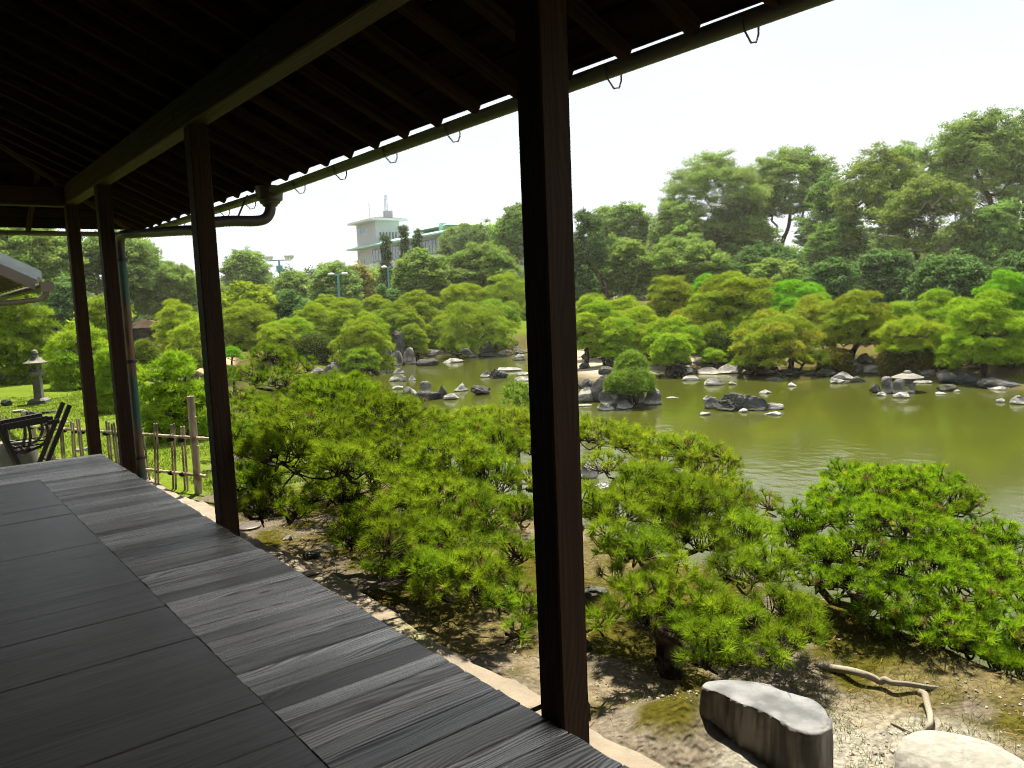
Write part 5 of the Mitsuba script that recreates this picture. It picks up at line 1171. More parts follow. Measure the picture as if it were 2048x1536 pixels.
# grey block beyond the trees and the small hut
b0 = np.array(BLOCK)
blk = thing('office_block', 'grey flat block far off between the tree tops', 'building')
part(blk, 'wall', box(b0[0], b0[0] + 9, b0[1] - 4.6, b0[1] + 0.6, 0, b0[2]), 'slate_metal')
part(blk, 'low_roof', box(b0[0] - 6, b0[0] - 0.5, b0[1] - 3.6, b0[1] + 2.2, 0, b0[2] - 3.0), 'hotel_white')
h0 = np.array(HUT)
hut = thing('hut', 'small brown garden hut half hidden by a cloud pruned pine', 'hut')
part(hut, 'wall', box(h0[0] + 0.1, h0[0] + 1.4, h0[1] - 0.6, h0[1] + 0.3, gz(h0[0], h0[1]) - 0.2, h0[2] - 0.25), 'straw')
a_ = h0[2]
part(hut, 'roof', (np.array([[h0[0] - 0.4, h0[1] - 1.1, a_ - .3], [h0[0] + 1.9, h0[1] - 1.1, a_ - .3], [h0[0] + 1.9, h0[1] + .75, a_ - .3], [h0[0] - 0.4, h0[1] + .75, a_ - .3], [h0[0] + .2, h0[1] - .2, a_ + .15], [h0[0] + 1.3, h0[1] - .2, a_ + .15]]),
                   np.array([(0, 1, 5), (0, 5, 4), (1, 2, 5), (2, 3, 4), (2, 4, 5), (3, 0, 4), (0, 2, 1), (0, 3, 2)])), 'straw')

# ------------------------------------------------------------------ light poles beyond the garden
side_ = unit(np.cross(CAMERA_FORWARD, (0, 0, 1)))
for k, (x, y, z, lab, kind) in enumerate(MASTS):
    key = thing('light_pole', lab, 'light pole')
    p = np.array([x, y, 0.0])
    part(key, 'pole', tube([p, p + [0, 0, z]], [0.13, 0.09] if kind else [0.09, 0.07], 8, True), 'mast_paint', smooth=50)
    w_ = {2: 1.3, 1: 0.55, 0: 0.3}[kind]
    part(key, 'cross_arm', tube([p - side_ * w_ + [0, 0, z - 0.05], p + side_ * w_ + [0, 0, z - 0.05]], 0.06, 6, True), 'mast_paint', smooth=50)
    if kind == 2:
        part(key, 'control_box', trimesh.creation.box(extents=(0.5, 0.5, 0.6)).apply_translation(p + [0, 0, z - 0.9]), 'mast_paint')
        for a in (-1.3, -0.85, 0.85, 1.3):
            q_ = p + side_ * a + [0, 0, z + 0.22]
            part(key, 'lamp', lathe([(0, -0.2), (0.16, -0.18), (0.30, 0.12), (0.32, 0.16), (0.0, 0.16)], q_, 12), 'lamp_white', smooth=40)
    else:
        for a in ((-0.5, 0.5) if kind == 1 else (-0.32,)):
            q_ = p + side_ * a + [0, 0, z]
            part(key, 'lamp', (trimesh.creation.icosphere(subdivisions=2).vertices * [0.34, 0.22, 0.10] + q_, trimesh.creation.icosphere(subdivisions=2).faces), 'lamp_white', smooth=True)

# ------------------------------------------------------------------ stakes along the beach, pale handrail among the pines
for k, (x, y) in enumerate(STAKES):
    h_ = (0.20, 0.13, 0.17, 0.24, 0.15, 0.22, 0.16, 0.19)[k % 8]
    solo('stake', tube([(x, y, -1.3), (x + 0.01 * (k % 3 - 1), y, -0.95 + h_)], 0.055, 7, True), 'bark', 'short dark wooden stake driven in at the beach waterline', 'stake', 'stakes along the beach waterline', smooth=50)
rail = thing('handrail', 'pale metal handrail under the largest rounded olive pine', 'handrail')
q0, q1 = np.array(RAIL[0]), np.array(RAIL[1])
part(rail, 'bar', tube([q0, q1], 0.022, 6, True), 'lamp_white', smooth=50)
for t_ in (0.0, 1.0):
    q_ = q0 + (q1 - q0) * t_
    part(rail, 'upright', tube([(q_[0], q_[1], gz(q_[0], q_[1])), q_ + [0, 0, 0.0]], 0.024, 6, True), 'lamp_white', smooth=50)
lid = solo('drain_cover', lathe([(0.0, 0.03), (0.10, 0.03), (0.12, 0.02), (0.125, -0.02)], (LID[0], LID[1], gz(LID[0], LID[1])), 20), 'pipe_brown', 'rusty round drain cover on gravel beside the second post', 'drain cover', smooth=40)


# the flat topped stepping stone beside the veranda
from shapely.geometry import Polygon
st = np.array(FLATSTONE)
c0 = st.mean(0)
sm = smooth_path(np.vstack([st, st[:1]]), 14)[:-1]
rs = np.random.default_rng(3)
rings, TOPZ = [], 0.30
for lev, (zz, sc) in enumerate([(-0.12, 1.0), (0.0, 1.0), (0.10, 1.005), (0.2, 1.0), (0.26, 0.995), (0.285, 0.985), (0.297, 0.96), (0.30, 0.8), (0.302, 0.5), (0.301, 0.2)]):
    q = c0 + (sm - c0) * sc
    ridge = meshkit.fbm(np.concatenate([sm * 22, np.full((len(sm), 1), zz * 2.0)], 1), 3, 2) - 0.5
    ledge = 0.05 * np.clip(meshkit.fbm(np.concatenate([sm * 3, np.full((len(sm), 1), zz * 6)], 1), 2, 8) - 0.45, 0, 1)
    if lev < 6:
        q = q + unit(q - c0) * (0.035 * ridge + ledge)[:, None]
    bump = 0.012 * (meshkit.fbm(np.concatenate([q * 6, q[:, :1] * 0], 1), 3, 4) - 0.5)
    rings.append(np.concatenate([q, (zz + bump)[:, None]], 1))
n = len(sm)
v = np.vstack(rings + [np.array([[c0[0], c0[1], 0.301]])])
f = [(b * n + k, b * n + (k + 1) % n, (b + 1) * n + (k + 1) % n) for b in range(len(rings) - 1) for k in range(n)] + [(b * n + k, (b + 1) * n + (k + 1) % n, (b + 1) * n + k) for b in range(len(rings) - 1) for k in range(n)]
f += [((len(rings) - 1) * n + k, (len(rings) - 1) * n + (k + 1) % n, len(v) - 1) for k in range(n)]
f = np.array(f)
if np.cross(v[f[-1][1]] - v[f[-1][0]], v[f[-1][2]] - v[f[-1][0]])[2] < 0:
    f = f[:, ::-1]
solo('flat_stone', (v, f), 'flank_rock', 'grey flat topped stepping stone with fluted sides beside the veranda', 'stepping stone', smooth=40)
for k, (pts, rad) in enumerate(ROOTS):
    pth = smooth_path(np.array([(x, y, gz(x, y) + h) for x, y, h in pts]), 8)
    pth = pth + 0.012 * (np.stack([meshkit.noise(pth * 9 + s_, 3) for s_ in (0, 20, 40)], 1) - 0.5)
    solo('tree_root', tube(pth, np.linspace(rad, rad * 0.55, len(pth)), 8, True), 'pale_bark', ('pale winding root arching over the gravel by the flat stone', 'pale root running down beside the large weathered boulder', 'thin dry stick lying on the gravel beside the flat stone')[k], ('root', 'root', 'stick')[k], smooth=60)

# ------------------------------------------------------------------ foliage kit
PALETTE = [(0.215, 0.315, 0.026), (0.180, 0.380, 0.022), (0.275, 0.375, 0.026), (0.245, 0.380, 0.024), (0.250, 0.325, 0.030), (0.170, 0.275, 0.040), (0.160, 0.210, 0.030), (0.105, 0.155, 0.030), (0.140, 0.140, 0.022), (0.310, 0.335, 0.034)]


def frames(axis, r):
    """(N, 3, 3) matrices whose third column is the axis, spun at random."""
    axis = unit(axis)
    h = unit(r.normal(size=axis.shape))
    s = unit(np.cross(h, axis))
    return np.stack([s, np.cross(axis, s), axis], -1)


def tuft_template(n, length, width, spread, r):
    """n needles from a shoot of about 0.3 length along +z: triangles (n, 3, 3)."""
    th = np.arccos(1 - r.random(n) * (1 - math.cos(spread)))
    ph = r.random(n) * 2 * PI
    d = np.stack([np.sin(th) * np.cos(ph), np.sin(th) * np.sin(ph), np.cos(th)], 1)
    b = np.stack([0 * th, 0 * th, r.random(n) * 0.35 * length], 1)
    s = unit(np.cross(d, r.normal(size=(n, 3)))) * width / 2
    L = length * r.uniform(0.7, 1.1, n)[:, None]
    droop = np.stack([0 * th, 0 * th, -0.12 * length * np.sin(th) ** 2], 1)
    return np.stack([b - s, b + s, b + d * L + droop], 1)


def grow_tufts(pos, axis, templates, scale, r):
    """Triangles (M, 3, 3) and the index of each one's tuft."""
    F = frames(axis, r)
    which = r.integers(len(templates), size=len(pos))
    tris, idx = [], []
    for k, t in enumerate(templates):
        on = np.nonzero(which == k)[0]
        if len(on):
            w = np.einsum('nij,mkj->nmki', F[on], t) * scale[on][:, None, None, None] + pos[on][:, None, None, :]
            tris.append(w.reshape(-1, 3, 3))
            idx.append(np.repeat(on, len(t)))
    return np.concatenate(tris), np.concatenate(idx)


def tri_mesh(tris):
    return tris.reshape(-1, 3), np.arange(len(tris) * 3).reshape(-1, 3)


def pad_points(c, rad, n, r, low=-0.1, shell=0.72):
    """Points in the upper shell of an ellipsoid and outward-upward axes."""
    d = unit(r.normal(size=(n * 3, 3)))
    d = d[d[:, 2] > low][:n]
    lump = 0.82 + 0.36 * meshkit.noise(d * 2.6 + np.asarray(c) * 7.7, 5)
    p = c + d * rad * (r.uniform(shell, 1.0, len(d)) * lump)[:, None]
    ax = unit(d * (1, 1, 0.7) + [0, 0, 0.75] + r.normal(0, 0.28, (len(d), 3)))
    return p, ax


def skeleton(trunk, targets, r, seg=0.5, wiggle=0.12, tip=0.02, power=0.5, skip=0.35, rise=0.25, sides=6, base_r=None):
    """Tubes of a trunk and of branches that reach every target; returns (mesh, nodes)."""
    trunk = np.asarray(trunk, float)
    nodes, parent = [p for p in trunk], list(range(-1, len(trunk) - 1))
    first = int(len(trunk) * skip)
    d0 = np.array([np.linalg.norm(trunk - t, axis=1).min() for t in targets])
    paths, ends = [], []
    usable = list(range(first, len(trunk)))
    for k in np.argsort(d0):
        P = np.asarray(targets[k], float)
        N = np.array([nodes[i_] for i_ in usable])
        d = np.linalg.norm(N - P, axis=1)
        b = usable[int(np.argmin(d + 0.5 * np.maximum(0, N[:, 2] - P[2] + 0.1 * d)))]
        A = nodes[b]
        L = np.linalg.norm(P - A)
        n = max(2, int(round(L / seg)))
        mid = (A + P) / 2 + [0, 0, -rise * L * 0.3] + r.normal(0, wiggle * L * 0.6, 3)
        path, last = [b], b
        for t in np.arange(1, n + 1) / n:
            q = (1 - t) ** 2 * A + 2 * t * (1 - t) * mid + t * t * P
            if t < 1:
                q = q + r.normal(0, wiggle * seg, 3)
            nodes.append(q)
            parent.append(last)
            last = len(nodes) - 1
            path.append(last)
            usable.append(last)
        paths.append(path)
        ends.append(last)
    count = np.zeros(len(nodes))
    for e in ends:
        while e >= 0:
            count[e] += 1
            e = parent[e]
    rad = tip * np.maximum(count, 1) ** power
    N = np.array(nodes)
    tr = rad[:len(trunk)].copy()
    if base_r:
        tr = np.maximum(tr, np.linspace(base_r, max(tip * 2, base_r * 0.35), len(trunk)))
        rad[:len(trunk)] = tr
    out = [tube(trunk, tr, sides + 2)]
    for p in paths:
        rr = rad[p].copy()
        rr[0] = min(rr[0], rr[1] * 1.25)
        out.append(tube(N[p], rr, sides))
    return join(out), N[ends]


TEMPLATES_MID = [tuft_template(9, 0.125, 0.017, 1.15, np.random.default_rng(40 + k)) for k in range(6)]


def tint(base, n, r, spread=0.22):
    c = np.asarray(base)[None] * (1 + spread * r.normal(size=(n, 1)))
    c = c * (1 + 0.03 * r.normal(size=(n, 3)))
    return np.clip(c, 0.004, 0.5)


def layered_pine(row, seed):
    x, y, zb, zt, R, bx, by, col, lab = row
    r = np.random.default_rng(seed)
    shrub = col >= 6
    H = zt - zb
    g = gz(bx, by)
    base = PALETTE[col]
    key = thing('shrub' if shrub else 'pine_tree', lab, 'shrub' if shrub else 'pine tree')
    ball = col in (5, 6, 7, 8)
    pr = float(np.clip(R * (0.25 if not ball else 0.30), 0.16, 0.55))
    npad = 120
    d = unit(r.normal(size=(5000, 3)))
    d = d[d[:, 2] > (-0.28 if not ball else -0.5)]
    pads = []
    gap = pr * (1.52 if not ball else 0.85)
    zsq = 1.35 if not ball else 1.5
    lobes = r.uniform(0, 100, 3)
    for q in d:
        s_ = 1.0 - (0.45 * r.random() ** 1.5 if not ball else 0.12 * r.random())
        s_ *= 0.86 + 0.3 * meshkit.noise(q * 1.7 + lobes, 2) if not ball else 1.0
        z0 = -0.3 if not ball else -0.5
        w_ = math.sqrt(max(0.0, 1 - max(q[2], 0) ** 2)) if q[2] > 0 else 1.0
        p = np.array([x + q[0] / max(np.hypot(q[0], q[1]), 1e-6) * w_ * s_ * (R - pr * 0.75), y + q[1] / max(np.hypot(q[0], q[1]), 1e-6) * w_ * s_ * (R - pr * 0.75),
                      zb + 0.12 * pr + (H - 0.55 * pr) * np.clip((q[2] * s_ - z0) / (1 - z0), 0, 1)])
        if all((np.linalg.norm((p - o) * (1, 1, zsq)) > gap) for o in pads):
            pads.append(p)
        if len(pads) >= npad:
            break
    pads = np.array(pads)
    g0 = min(g, zb + 0.1)
    lean = np.array([bx, by, g0 - 0.1])
    topc = np.array([x, y, zb + 0.78 * H])
    tpts = [lean, lean * 0.7 + topc * 0.3 + r.normal(0, 0.10 * R, 3) * (1, 1, 0), lean * 0.35 + topc * 0.65 + r.normal(0, 0.14 * R, 3) * (1, 1, 0), topc]
    trunk = smooth_path(tpts, 4)
    mesh, _ = skeleton(trunk, pads - [0, 0, pr * 0.25], r, seg=0.45 * max(R, 0.8), wiggle=0.16, tip=0.012 + 0.003 * R, base_r=0.045 + 0.04 * R, sides=4)
    bark = 'orange_bark' if 'orange' in lab else ('pale_bark' if 'pale trunk' in lab else 'bark')
    part(key, 'trunk', mesh, bark, smooth=True)
    for k, c in enumerate(pads):
        cc = col if not (('golden' in lab or 'rusty' in lab) and r.random() < 0.35) else 9
        e = pr * r.uniform(0.95, 1.4)
        put(key + '__crown__%03d' % (k + 1), pine_pad(cc, pr, ball, int(r.integers(4))), c, e, r.uniform(0, 2 * PI), r)


PROTOS = {}


def put(key, group, at, scale, spin, r, tilt=0.16):
    m = T().translate([float(t) for t in at]).rotate([0, 0, 1], math.degrees(spin)).rotate([1, 0, 0], float(r.normal(0, math.degrees(tilt)))).scale([float(scale)] * 3)
    scene[key] = {'type': 'instance', 'to_world': m, 'source': {'type': 'ref', 'id': group}}


def pine_pad(col, pr, ball, variant):
    """A shapegroup: one cushion of needles of radius 1, its needles true to size for a cushion of radius pr."""
    size = min((0.18, 0.26, 0.38, 0.55), key=lambda t: abs(math.log(t / pr)))
    name = 'pine_cushion_%d_%d_%d_%d' % (col, int(size * 100), ball, variant)
    if name in PROTOS:
        return name
    r = np.random.default_rng(abs(hash((col, int(size * 100), ball, variant))) % (1 << 31))
    n = int(np.clip(size ** 2 * 1300, 60, 260))
    p, a = pad_points(np.zeros(3), np.array([1, 1, 0.60 if not ball else 0.8]), n, r, low=0.02 if not ball else -0.35, shell=0.74)
    tris, idx = grow_tufts(p, a, TEMPLATES_MID, (0.8 if ball else 1.0) / size * r.uniform(0.75, 1.15, len(p)), r)
    tone = tint(PALETTE[col], 1, r, 0.08) * (1 + 0.16 * r.normal(size=(len(p), 1)))
    scene[name] = {'type': 'shapegroup', 'needles': mikit.ply(tri_mesh(tris), 'foliage', color=np.repeat(np.clip(tone, 0.004, 0.6)[idx], 3, 0))}
    PROTOS[name] = 1
    return name


for k, row in enumerate(PINES):
    layered_pine(row, 1000 + k)

# ------------------------------------------------------------------ the near pines: every pad its own part, needles one by one
TEMPLATES_NEAR = [tuft_template(58, 0.077, 0.0034, 1.3, np.random.default_rng(60 + k)) for k in range(8)]
TEMPLATES_SHORT = [tuft_template(56, 0.057, 0.0036, 1.25, np.random.default_rng(80 + k)) for k in range(8)]


def near_pine(lab, trunk, pads, seed, templates, density, base, flat=0.8, twig=0.0042, wig=0.16):
    r = np.random.default_rng(seed)
    key = thing('pine_tree', lab, 'pine tree')
    tr = np.array(trunk)
    tr[0, 2] = min(gz(tr[0, 0], tr[0, 1]), tr[0, 2] + 0.3) - 0.06
    P = np.array([p[:3] for p in pads])
    hubs = P - np.array([[0, 0, 0.55 * p[4]] for p in pads])
    path = smooth_path(tr[:, :3], 5)
    path[1:-1] += r.normal(0, 0.026, (len(path) - 2, 3))
    mesh, ends = skeleton(path, hubs, r, seg=0.10, wiggle=wig, tip=0.0075, power=0.5, base_r=float(tr[0, 3]) * 0.8, sides=6, skip=0.2, rise=0.5)
    mv = mesh[0]
    mesh = (mv + 0.045 * (np.stack([meshkit.fbm(mv * 17 + o_, 3, 6) for o_ in (0, 31, 67)], 1) - 0.5) + 0.07 * (np.stack([meshkit.noise(mv * 5 + o_, 6) for o_ in (3, 41, 77)], 1) - 0.5), mesh[1])
    part(key, 'trunk', mesh, 'bark', smooth=True)
    for k, p in enumerate(pads):
        rx, rz = p[3] * 1.05, max(p[4] * 1.1, 0.06)
        area = rx * rx * 0.85 + 2 * rx * rz
        n = int(np.clip(density * area, 10, 760))
        pp, aa = pad_points(P[k], np.array([rx, rx * 0.85, rz]), n, r, low=-0.25, shell=0.55)
        pp[:, 2] = np.maximum(pp[:, 2], [gz(a_, b_) + 0.06 for a_, b_ in pp[:, :2]])
        tris, idx = grow_tufts(pp, aa, templates, r.uniform(0.75, 1.12, len(pp)), r)
        tone = tint(base, 1, r, 0.14) * (1 + 0.24 * r.normal(size=(len(pp), 1)))
        old = r.random(len(pp))
        tone[old < 0.022] = (0.20, 0.145, 0.05)
        tone[old > 0.82] *= (0.55, 0.62, 0.9)
        col = np.repeat(np.clip(tone, 0.004, 0.5)[idx], 3, 0)
        col = col * (1 + 0.14 * r.normal(size=(len(tris), 1))).repeat(3, 0)
        part(key, 'foliage_pad', tri_mesh(tris), 'foliage', color=np.clip(col, 0.003, 0.5))
        # twigs from the hub to each shoot
        e = ends[np.argmin(np.linalg.norm(ends - hubs[k], axis=1))]
        tw, forks = [], [e + (P[k] - e) * 0.25 + r.normal(0, 0.35, 3) * (rx, rx * 0.85, rz * 0.4) for _ in range(max(3, n // 12))]
        for q in forks:
            m = (e + q) / 2 + r.normal(0, 0.03, 3) - [0, 0, 0.02]
            tw.append(tube(smooth_path([e, m, q], 3), np.linspace(twig * 1.9, twig * 1.3, 7), 4))
        fk = np.array(forks)
        for q, a_ in zip(pp, aa):
            s_ = fk[np.argmin(np.linalg.norm(fk - q, axis=1) + r.uniform(0, 0.05, len(fk)))]
            m = (s_ + q) / 2 - a_ * 0.02 + r.normal(0, 0.016, 3)
            tw.append(tube(np.array([s_, m, q]), [twig * 1.3, twig, twig * 0.8], 3))
        part(key, 'twigs', join(tw), 'bark', smooth=True)


near_pine('large sprawling pine with gnarled bare branches beyond the second post', SPREADING_TRUNK, SPREADING_PADS, 301, TEMPLATES_NEAR, 640, (0.215, 0.315, 0.016))
near_pine('pine trailing bare twigs and bright tips over the water behind the near post', TRAILING_TRUNK, TRAILING_PADS, 302, TEMPLATES_NEAR, 400, (0.265, 0.345, 0.020))
near_pine('pine with a thick low dark trunk beside the flat topped stone', GNARLED_TRUNK, GNARLED_PADS, 303, TEMPLATES_NEAR, 690, (0.205, 0.300, 0.016))
near_pine('few pine sprigs low over gravel at the near post', SPRIG_TRUNK, SPRIG_PADS, 304, TEMPLATES_NEAR, 520, (0.195, 0.285, 0.016))
near_pine('dense round bright green pine leaning over the pond edge', GLOBE_TRUNK, GLOBE_PADS, 305, TEMPLATES_SHORT, 950, (0.205, 0.335, 0.012), flat=1.0)
near_pine('cloud pruned pine on a bare trunk beyond the sprawling pine', CLOUD_TRUNK, CLOUD_PADS, 306, TEMPLATES_NEAR, 320, (0.180, 0.275, 0.018))

# ------------------------------------------------------------------ broadleaved trees and wild conifers
#            colour, leaf length, clump radius factor, clumps per m2, leaves per clump, umbrella
KINDS = {
    'c': ((0.215, 0.315, 0.080), 0.145, 0.19, 1.0, 640, 0.5),
    'm': ((0.200, 0.300, 0.064), 0.15, 0.25, 1.0, 1000, 0.35),
    'd': ((0.105, 0.190, 0.055), 0.15, 0.27, 1.0, 850, 0.3),
    'l': ((0.250, 0.340, 0.026), 0.18, 0.26, 1.0, 640, 0.4),
    'y': ((0.280, 0.270, 0.060), 0.19, 0.24, 0.8, 420, 0.5),
    'o': ((0.200, 0.280, 0.058), 0.13, 0.17, 1.1, 620, 0.5),
    'k': ((0.165, 0.280, 0.058), 0.14, 0.21, 1.0, 800, 0.35),
    'b': ((0.085, 0.140, 0.045), 0.34, 0.15, 1.0, 170, 0.6),
    'p': ((0.160, 0.235, 0.080), 0.36, 0.14, 1.0, 90, 0.95),
    'x': ((0.090, 0.140, 0.050), 0.36, 0.5, 1.0, 80, 0.0),
}


def leaf_quads(c, ax, L, W, r):
    F = frames(ax, r)
    t, b = F[:, :, 0] * (L / 2)[:, None], F[:, :, 1] * (W / 2)[:, None]
    v = np.stack([c - t, c + b, c + t, c - b], 1).reshape(-1, 3)
    k = np.arange(len(c))[:, None] * 4
    return v, np.concatenate([k + [0, 1, 2], k + [0, 2, 3]])


def broad_tree(row, seed):
    x, y, zb, zt, R, kind, limbs, lab = row
    r = np.random.default_rng(seed)
    colour, leaf, cr, dens, nleaf, umb = KINDS[kind]
    H = zt - zb
    key = thing('conifer_tree' if kind == 'x' else ('wild_pine' if kind in 'bp' else 'broadleaf_tree'), lab, 'conifer' if kind == 'x' else 'tree')
    g = gz(limbs[0][0][0], limbs[0][0][1])
    main = np.array(limbs[0])
    main[0, 2] = g - 0.3
    clumps, C = [], np.array([x, y, zb + H * 0.5])
    rad = np.array([R, R * 0.85, H * 0.5])
    c = float(np.clip(R * cr, 0.6, 1.7))
    if kind == 'x':
        n = 46
        for k in range(n):
            t = (k + 0.5) / n
            a = r.uniform(0, 2 * PI)
            w = R * (1 - t) ** 0.8 * r.uniform(0.35, 0.9)
            clumps.append((x + w * math.cos(a), y + w * math.sin(a), zb + H * (0.02 + 0.96 * t)))
        c = 0.5
    else:
        goal = 125
        for _ in range(6000):
            d = unit(r.normal(size=3))
            if d[2] < -0.55:
                continue
            s = r.uniform(0.45, 1.0) ** 0.5
            p = C + d * s * (rad - c * np.array([0.8, 0.8, 0.5]))
            if d[2] < 0 and r.random() < umb * 0.8:
                continue
            lump = meshkit.noise(p[None] * 0.33 + seed, 2)[0]
            if lump < 0.26:
                continue
            if all(np.linalg.norm((p - o) * (1, 1, 1.4)) > c * (0.88 if kind in 'co' else (1.25 if kind in 'bp' else 0.82)) for o in clumps):
                clumps.append(p)
            if len(clumps) >= goal:
                break
    clumps = np.array(clumps)
    trunk = smooth_path(main, 5)
    extra = [smooth_path(np.array(l), 5) for l in limbs[1:]]
    if extra:
        targets = np.vstack([clumps] + [e[::3] for e in extra])
    else:
        targets = clumps
    base_r = {'d': 0.12, 'l': 0.12, 'm': 0.18, 'x': 0.14}.get(kind, 0.22)
    mesh, _ = skeleton(trunk, targets - [0, 0, c * 0.2], r, seg=1.1, wiggle=0.16, tip=0.019, power=0.5, base_r=base_r, sides=5, skip=0.3, rise=0.35)
    part(key, 'trunk', mesh, 'pale_bark' if 'pale' in lab or 'silver' in lab else 'bark', smooth=True)
    for k, q in enumerate(clumps):
        put(key + '__crown__%03d' % (k + 1), leaf_clump(kind, c, int(r.integers(5))), q, c * (r.uniform(0.95, 1.45) if kind in 'comkdly' else r.uniform(0.8, 1.3)), r.uniform(0, 2 * PI), r, 0.2)


def leaf_clump(kind, c, variant):
    """A shapegroup: one bough's leaves within radius 1, true to size for a bough of radius c."""
    size = min((0.65, 0.95, 1.35), key=lambda t: abs(math.log(t / c)))
    name = 'leafy_bough_%s_%d_%d' % (kind, int(size * 100), variant)
    if name in PROTOS:
        return name
    colour, leaf, _, _, nleaf, _ = KINDS[kind]
    r = np.random.default_rng(3000 + sum(map(ord, name)))
    n = int(nleaf * np.clip(size ** 1.6, 0.5, 1.5))
    lobes = unit(r.normal(size=(9, 3)) * (1, 1, 0.55)) * r.uniform(0.35, 0.85, (9, 1))
    w = r.integers(9, size=n)
    d = unit(r.normal(size=(n, 3)))
    d[:, 2] = np.where(d[:, 2] < -0.15, -d[:, 2] * r.uniform(-0.4, 1, n), d[:, 2])
    p = lobes[w] * (1, 1, 0.85) + d * np.array([0.45, 0.45, 0.34]) * (r.random(n) ** 0.4)[:, None]
    a = unit(d * 0.6 + [0, 0, 0.8] + r.normal(0, 0.55, (n, 3)))
    base = tint(colour, 1, r, 0.12) * (1 + 0.10 * (variant - 2) / 2)
    if kind in 'bpx':
        tris, idx = grow_tufts(p, unit(a + [0, 0, 0.4]), TEMPLATES_WILD, r.uniform(0.8, 1.2, n) / size, r)
        mesh = tri_mesh(tris)
        tone = np.repeat((base * (1 + 0.2 * r.normal(size=(n, 1))))[idx], 3, 0)
    else:
        L = leaf / size * r.uniform(0.7, 1.3, n)
        mesh = leaf_quads(p, a, L, L * 0.55, r)
        tone = np.repeat(base * (1 + 0.2 * r.normal(size=(n, 1))), 4, 0)
    scene[name] = {'type': 'shapegroup', 'leaves': mikit.ply(mesh, 'foliage', color=np.clip(tone, 0.004, 0.6))}
    PROTOS[name] = 1
    return name


TEMPLATES_WILD = [tuft_template(8, 0.36, 0.05, 1.1, np.random.default_rng(90 + k)) for k in range(5)]
for k, row in enumerate(TREES):
    broad_tree(row, 2000 + k)

# the far belt of woods that closes the garden, too far to tell trunks apart
r = np.random.default_rng(77)
labels['far_woods'] = {'label': 'belt of far woodland behind the garden trees', 'kind': 'stuff'}
for k in range(900):
    a = r.uniform(-1.42, 0.13)
    dist = r.uniform(95, 130) if a > -0.6 else r.uniform(112, 140)
    hgt = (3.6 + 2.4 * r.random()) * (1.0 if a > -0.75 else 1.5)
    cx, cy = dist * math.cos(a), dist * math.sin(a)
    put('far_woods__%03d' % (k + 1), leaf_clump('m' if r.random() < 0.5 else 'd', 1.35, int(r.integers(5))), (cx, cy, gz(cx, cy) + hgt * r.uniform(0.1, 0.95)), r.uniform(1.8, 3.0), r.uniform(0, 6.28), r)

# ------------------------------------------------------------------ grass, pebbles
r = np.random.default_rng(21)


def blades(x, y, h, tilt, w, colour, r):
    z = height(x, y)
    a = r.uniform(0, 2 * PI, len(x))
    s = np.stack([np.cos(a), np.sin(a), 0 * a], 1) * w[:, None] / 2
    p = np.stack([x, y, z - 0.004], 1)
    tip = p + np.stack([r.normal(0, tilt, len(x)), r.normal(0, tilt, len(x)), np.ones(len(x))], 1) * h[:, None]
    tri = np.stack([p - s, p + s, tip], 1)
    c = np.clip(np.asarray(colour) * (1 + 0.25 * r.normal(size=(len(x), 1))) * (1 + 0.1 * r.normal(size=(len(x), 3))), 0.01, 0.5)
    return tri_mesh(tri), c.repeat(3, 0)


n = 90000
x, y = 8.9 + 16 * r.random(n) ** 1.6, -8.0 + 8.5 * r.random(n)
ok = (pond_d(x, y) > 0.8) & (meshkit.fbm(np.stack([x * 0.9, y * 0.9, x * 0], 1), 2, 4) > 0.36) & ~((y > -2.72) & (x < 10.4)) & (np.hypot(x - 10.6, y + 3.9) > 0.8)
x, y = x[ok], y[ok]
m, c = blades(x, y, r.uniform(0.025, 0.065, len(x)) * (1 - 0.012 * x), 0.45, 0.006 + 0.0006 * x, (0.125, 0.190, 0.020), r)
setting('lawn_grass', m, 'foliage', 'short bright lawn grass around the fence and lantern', kind='stuff', color=c)
n = 5200
cx, cy = r.uniform(1.3, 3.2, 150), r.uniform(-5.0, -2.7, 150)
k = r.integers(150, size=n)
x, y = cx[k] + r.normal(0, 0.06, n), cy[k] + r.normal(0, 0.06, n)
ok = (y < -2.68) & (pond_d(x, y) > 0.1)
x, y = x[ok], y[ok]
m, c = blades(x, y, r.uniform(0.02, 0.06, len(x)), 0.7, np.full(len(x), 0.004), (0.13, 0.15, 0.03), r)
setting('sparse_grass', m, 'foliage', 'thin tufts of grass on the gravel by the stones', kind='stuff', color=c)
n = 15000
x, y = 0.6 + 8.6 * r.random(n) ** 1.5, -2.7 - 2.9 * r.random(n) ** 1.2
ok = (pond_d(x, y) > 0.25) & (meshkit.fbm(np.stack([x * 1.6, y * 1.6, x * 0], 1), 2, 14) > r.uniform(0.3, 0.6, n))
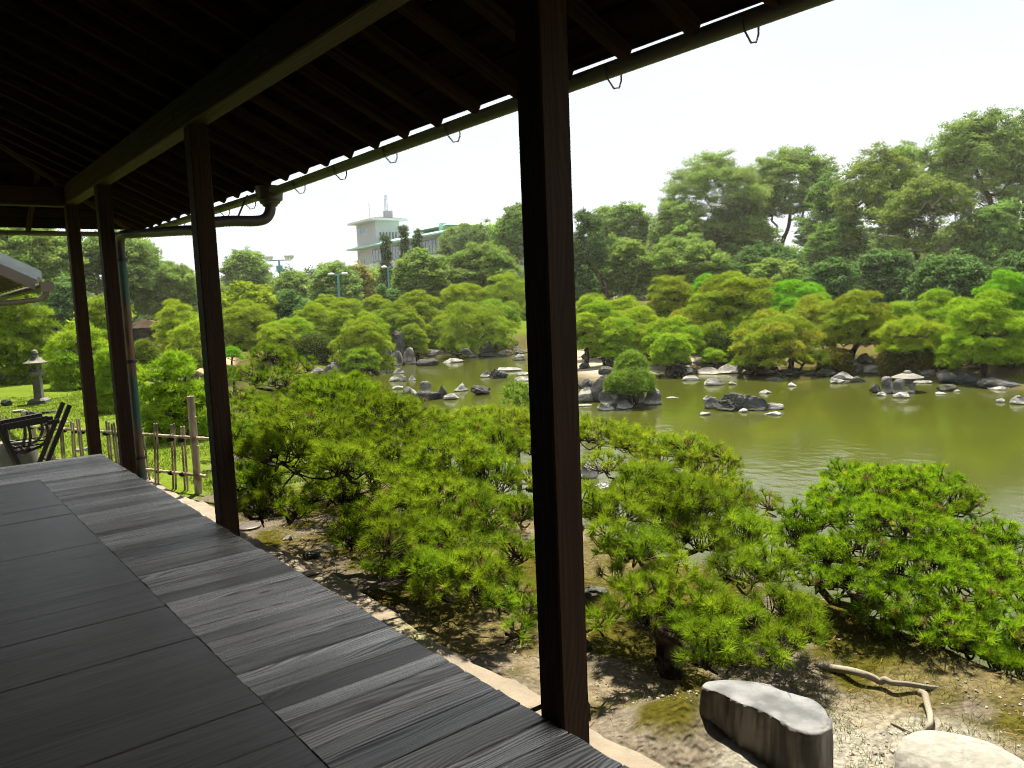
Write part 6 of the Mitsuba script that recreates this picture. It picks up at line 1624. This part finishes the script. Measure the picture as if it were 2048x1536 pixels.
x, y = x[ok], y[ok]
iv = np.array([[1, 0, 0], [-1, 0, 0], [0, 1, 0], [0, -1, 0], [0, 0, 1], [0, 0, -1.0]])
jf = np.array([[0, 2, 4], [2, 1, 4], [1, 3, 4], [3, 0, 4], [2, 0, 5], [1, 2, 5], [3, 1, 5], [0, 3, 5]])
s = 0.003 + 0.007 * r.random(len(x)) ** 3 + 0.010 * (r.random(len(x)) > 0.97)
F = frames(unit(r.normal(size=(len(x), 3))), r)
v = np.einsum('nij,mj->nmi', F, iv) * (s[:, None] * np.array([1, 1, 1]))[:, None, :] * np.array([1, 0.85, 0.6]) + np.stack([x, y, height(x, y) + s * 0.3], 1)[:, None]
f = (np.arange(len(x))[:, None, None] * 6 + jf).reshape(-1, 3)
c = np.clip(np.array([0.24, 0.22, 0.19]) * (1 + 0.35 * r.normal(size=(len(x), 1))) * (1 + 0.06 * r.normal(size=(len(x), 3))), 0.05, 0.62)
setting('gravel', (v.reshape(-1, 3), f), 'pebble', 'loose pale gravel on the ground by the veranda', kind='stuff', color=np.repeat(c, 6, 0))

n = 9000
x, y = 0.9 + 7.5 * r.random(n) ** 1.3, -2.5 - 3.0 * r.random(n)
ok = (pond_d(x, y) > 0.2) & (meshkit.fbm(np.stack([x * 1.1, y * 1.1, x * 0], 1), 2, 24) > r.uniform(0.3, 0.65, n))
x, y = x[ok], y[ok]
a = r.uniform(0, 2 * PI, len(x))
dv = np.stack([np.cos(a), np.sin(a), 0.25 * r.normal(size=len(x))], 1) * r.uniform(0.02, 0.045, (len(x), 1))
sv = np.stack([-np.sin(a), np.cos(a), 0 * a], 1) * 0.0016
p = np.stack([x, y, height(x, y) + 0.012], 1)
c = np.clip(np.array([0.24, 0.15, 0.075]) * (1 + 0.35 * r.normal(size=(len(x), 1))), 0.03, 0.5)
setting('needle_litter', tri_mesh(np.stack([p - dv - sv, p - dv + sv, p + dv], 1)), 'pebble', 'dry brown pine needles scattered on the ground under the near pines', kind='stuff', color=c.repeat(3, 0))
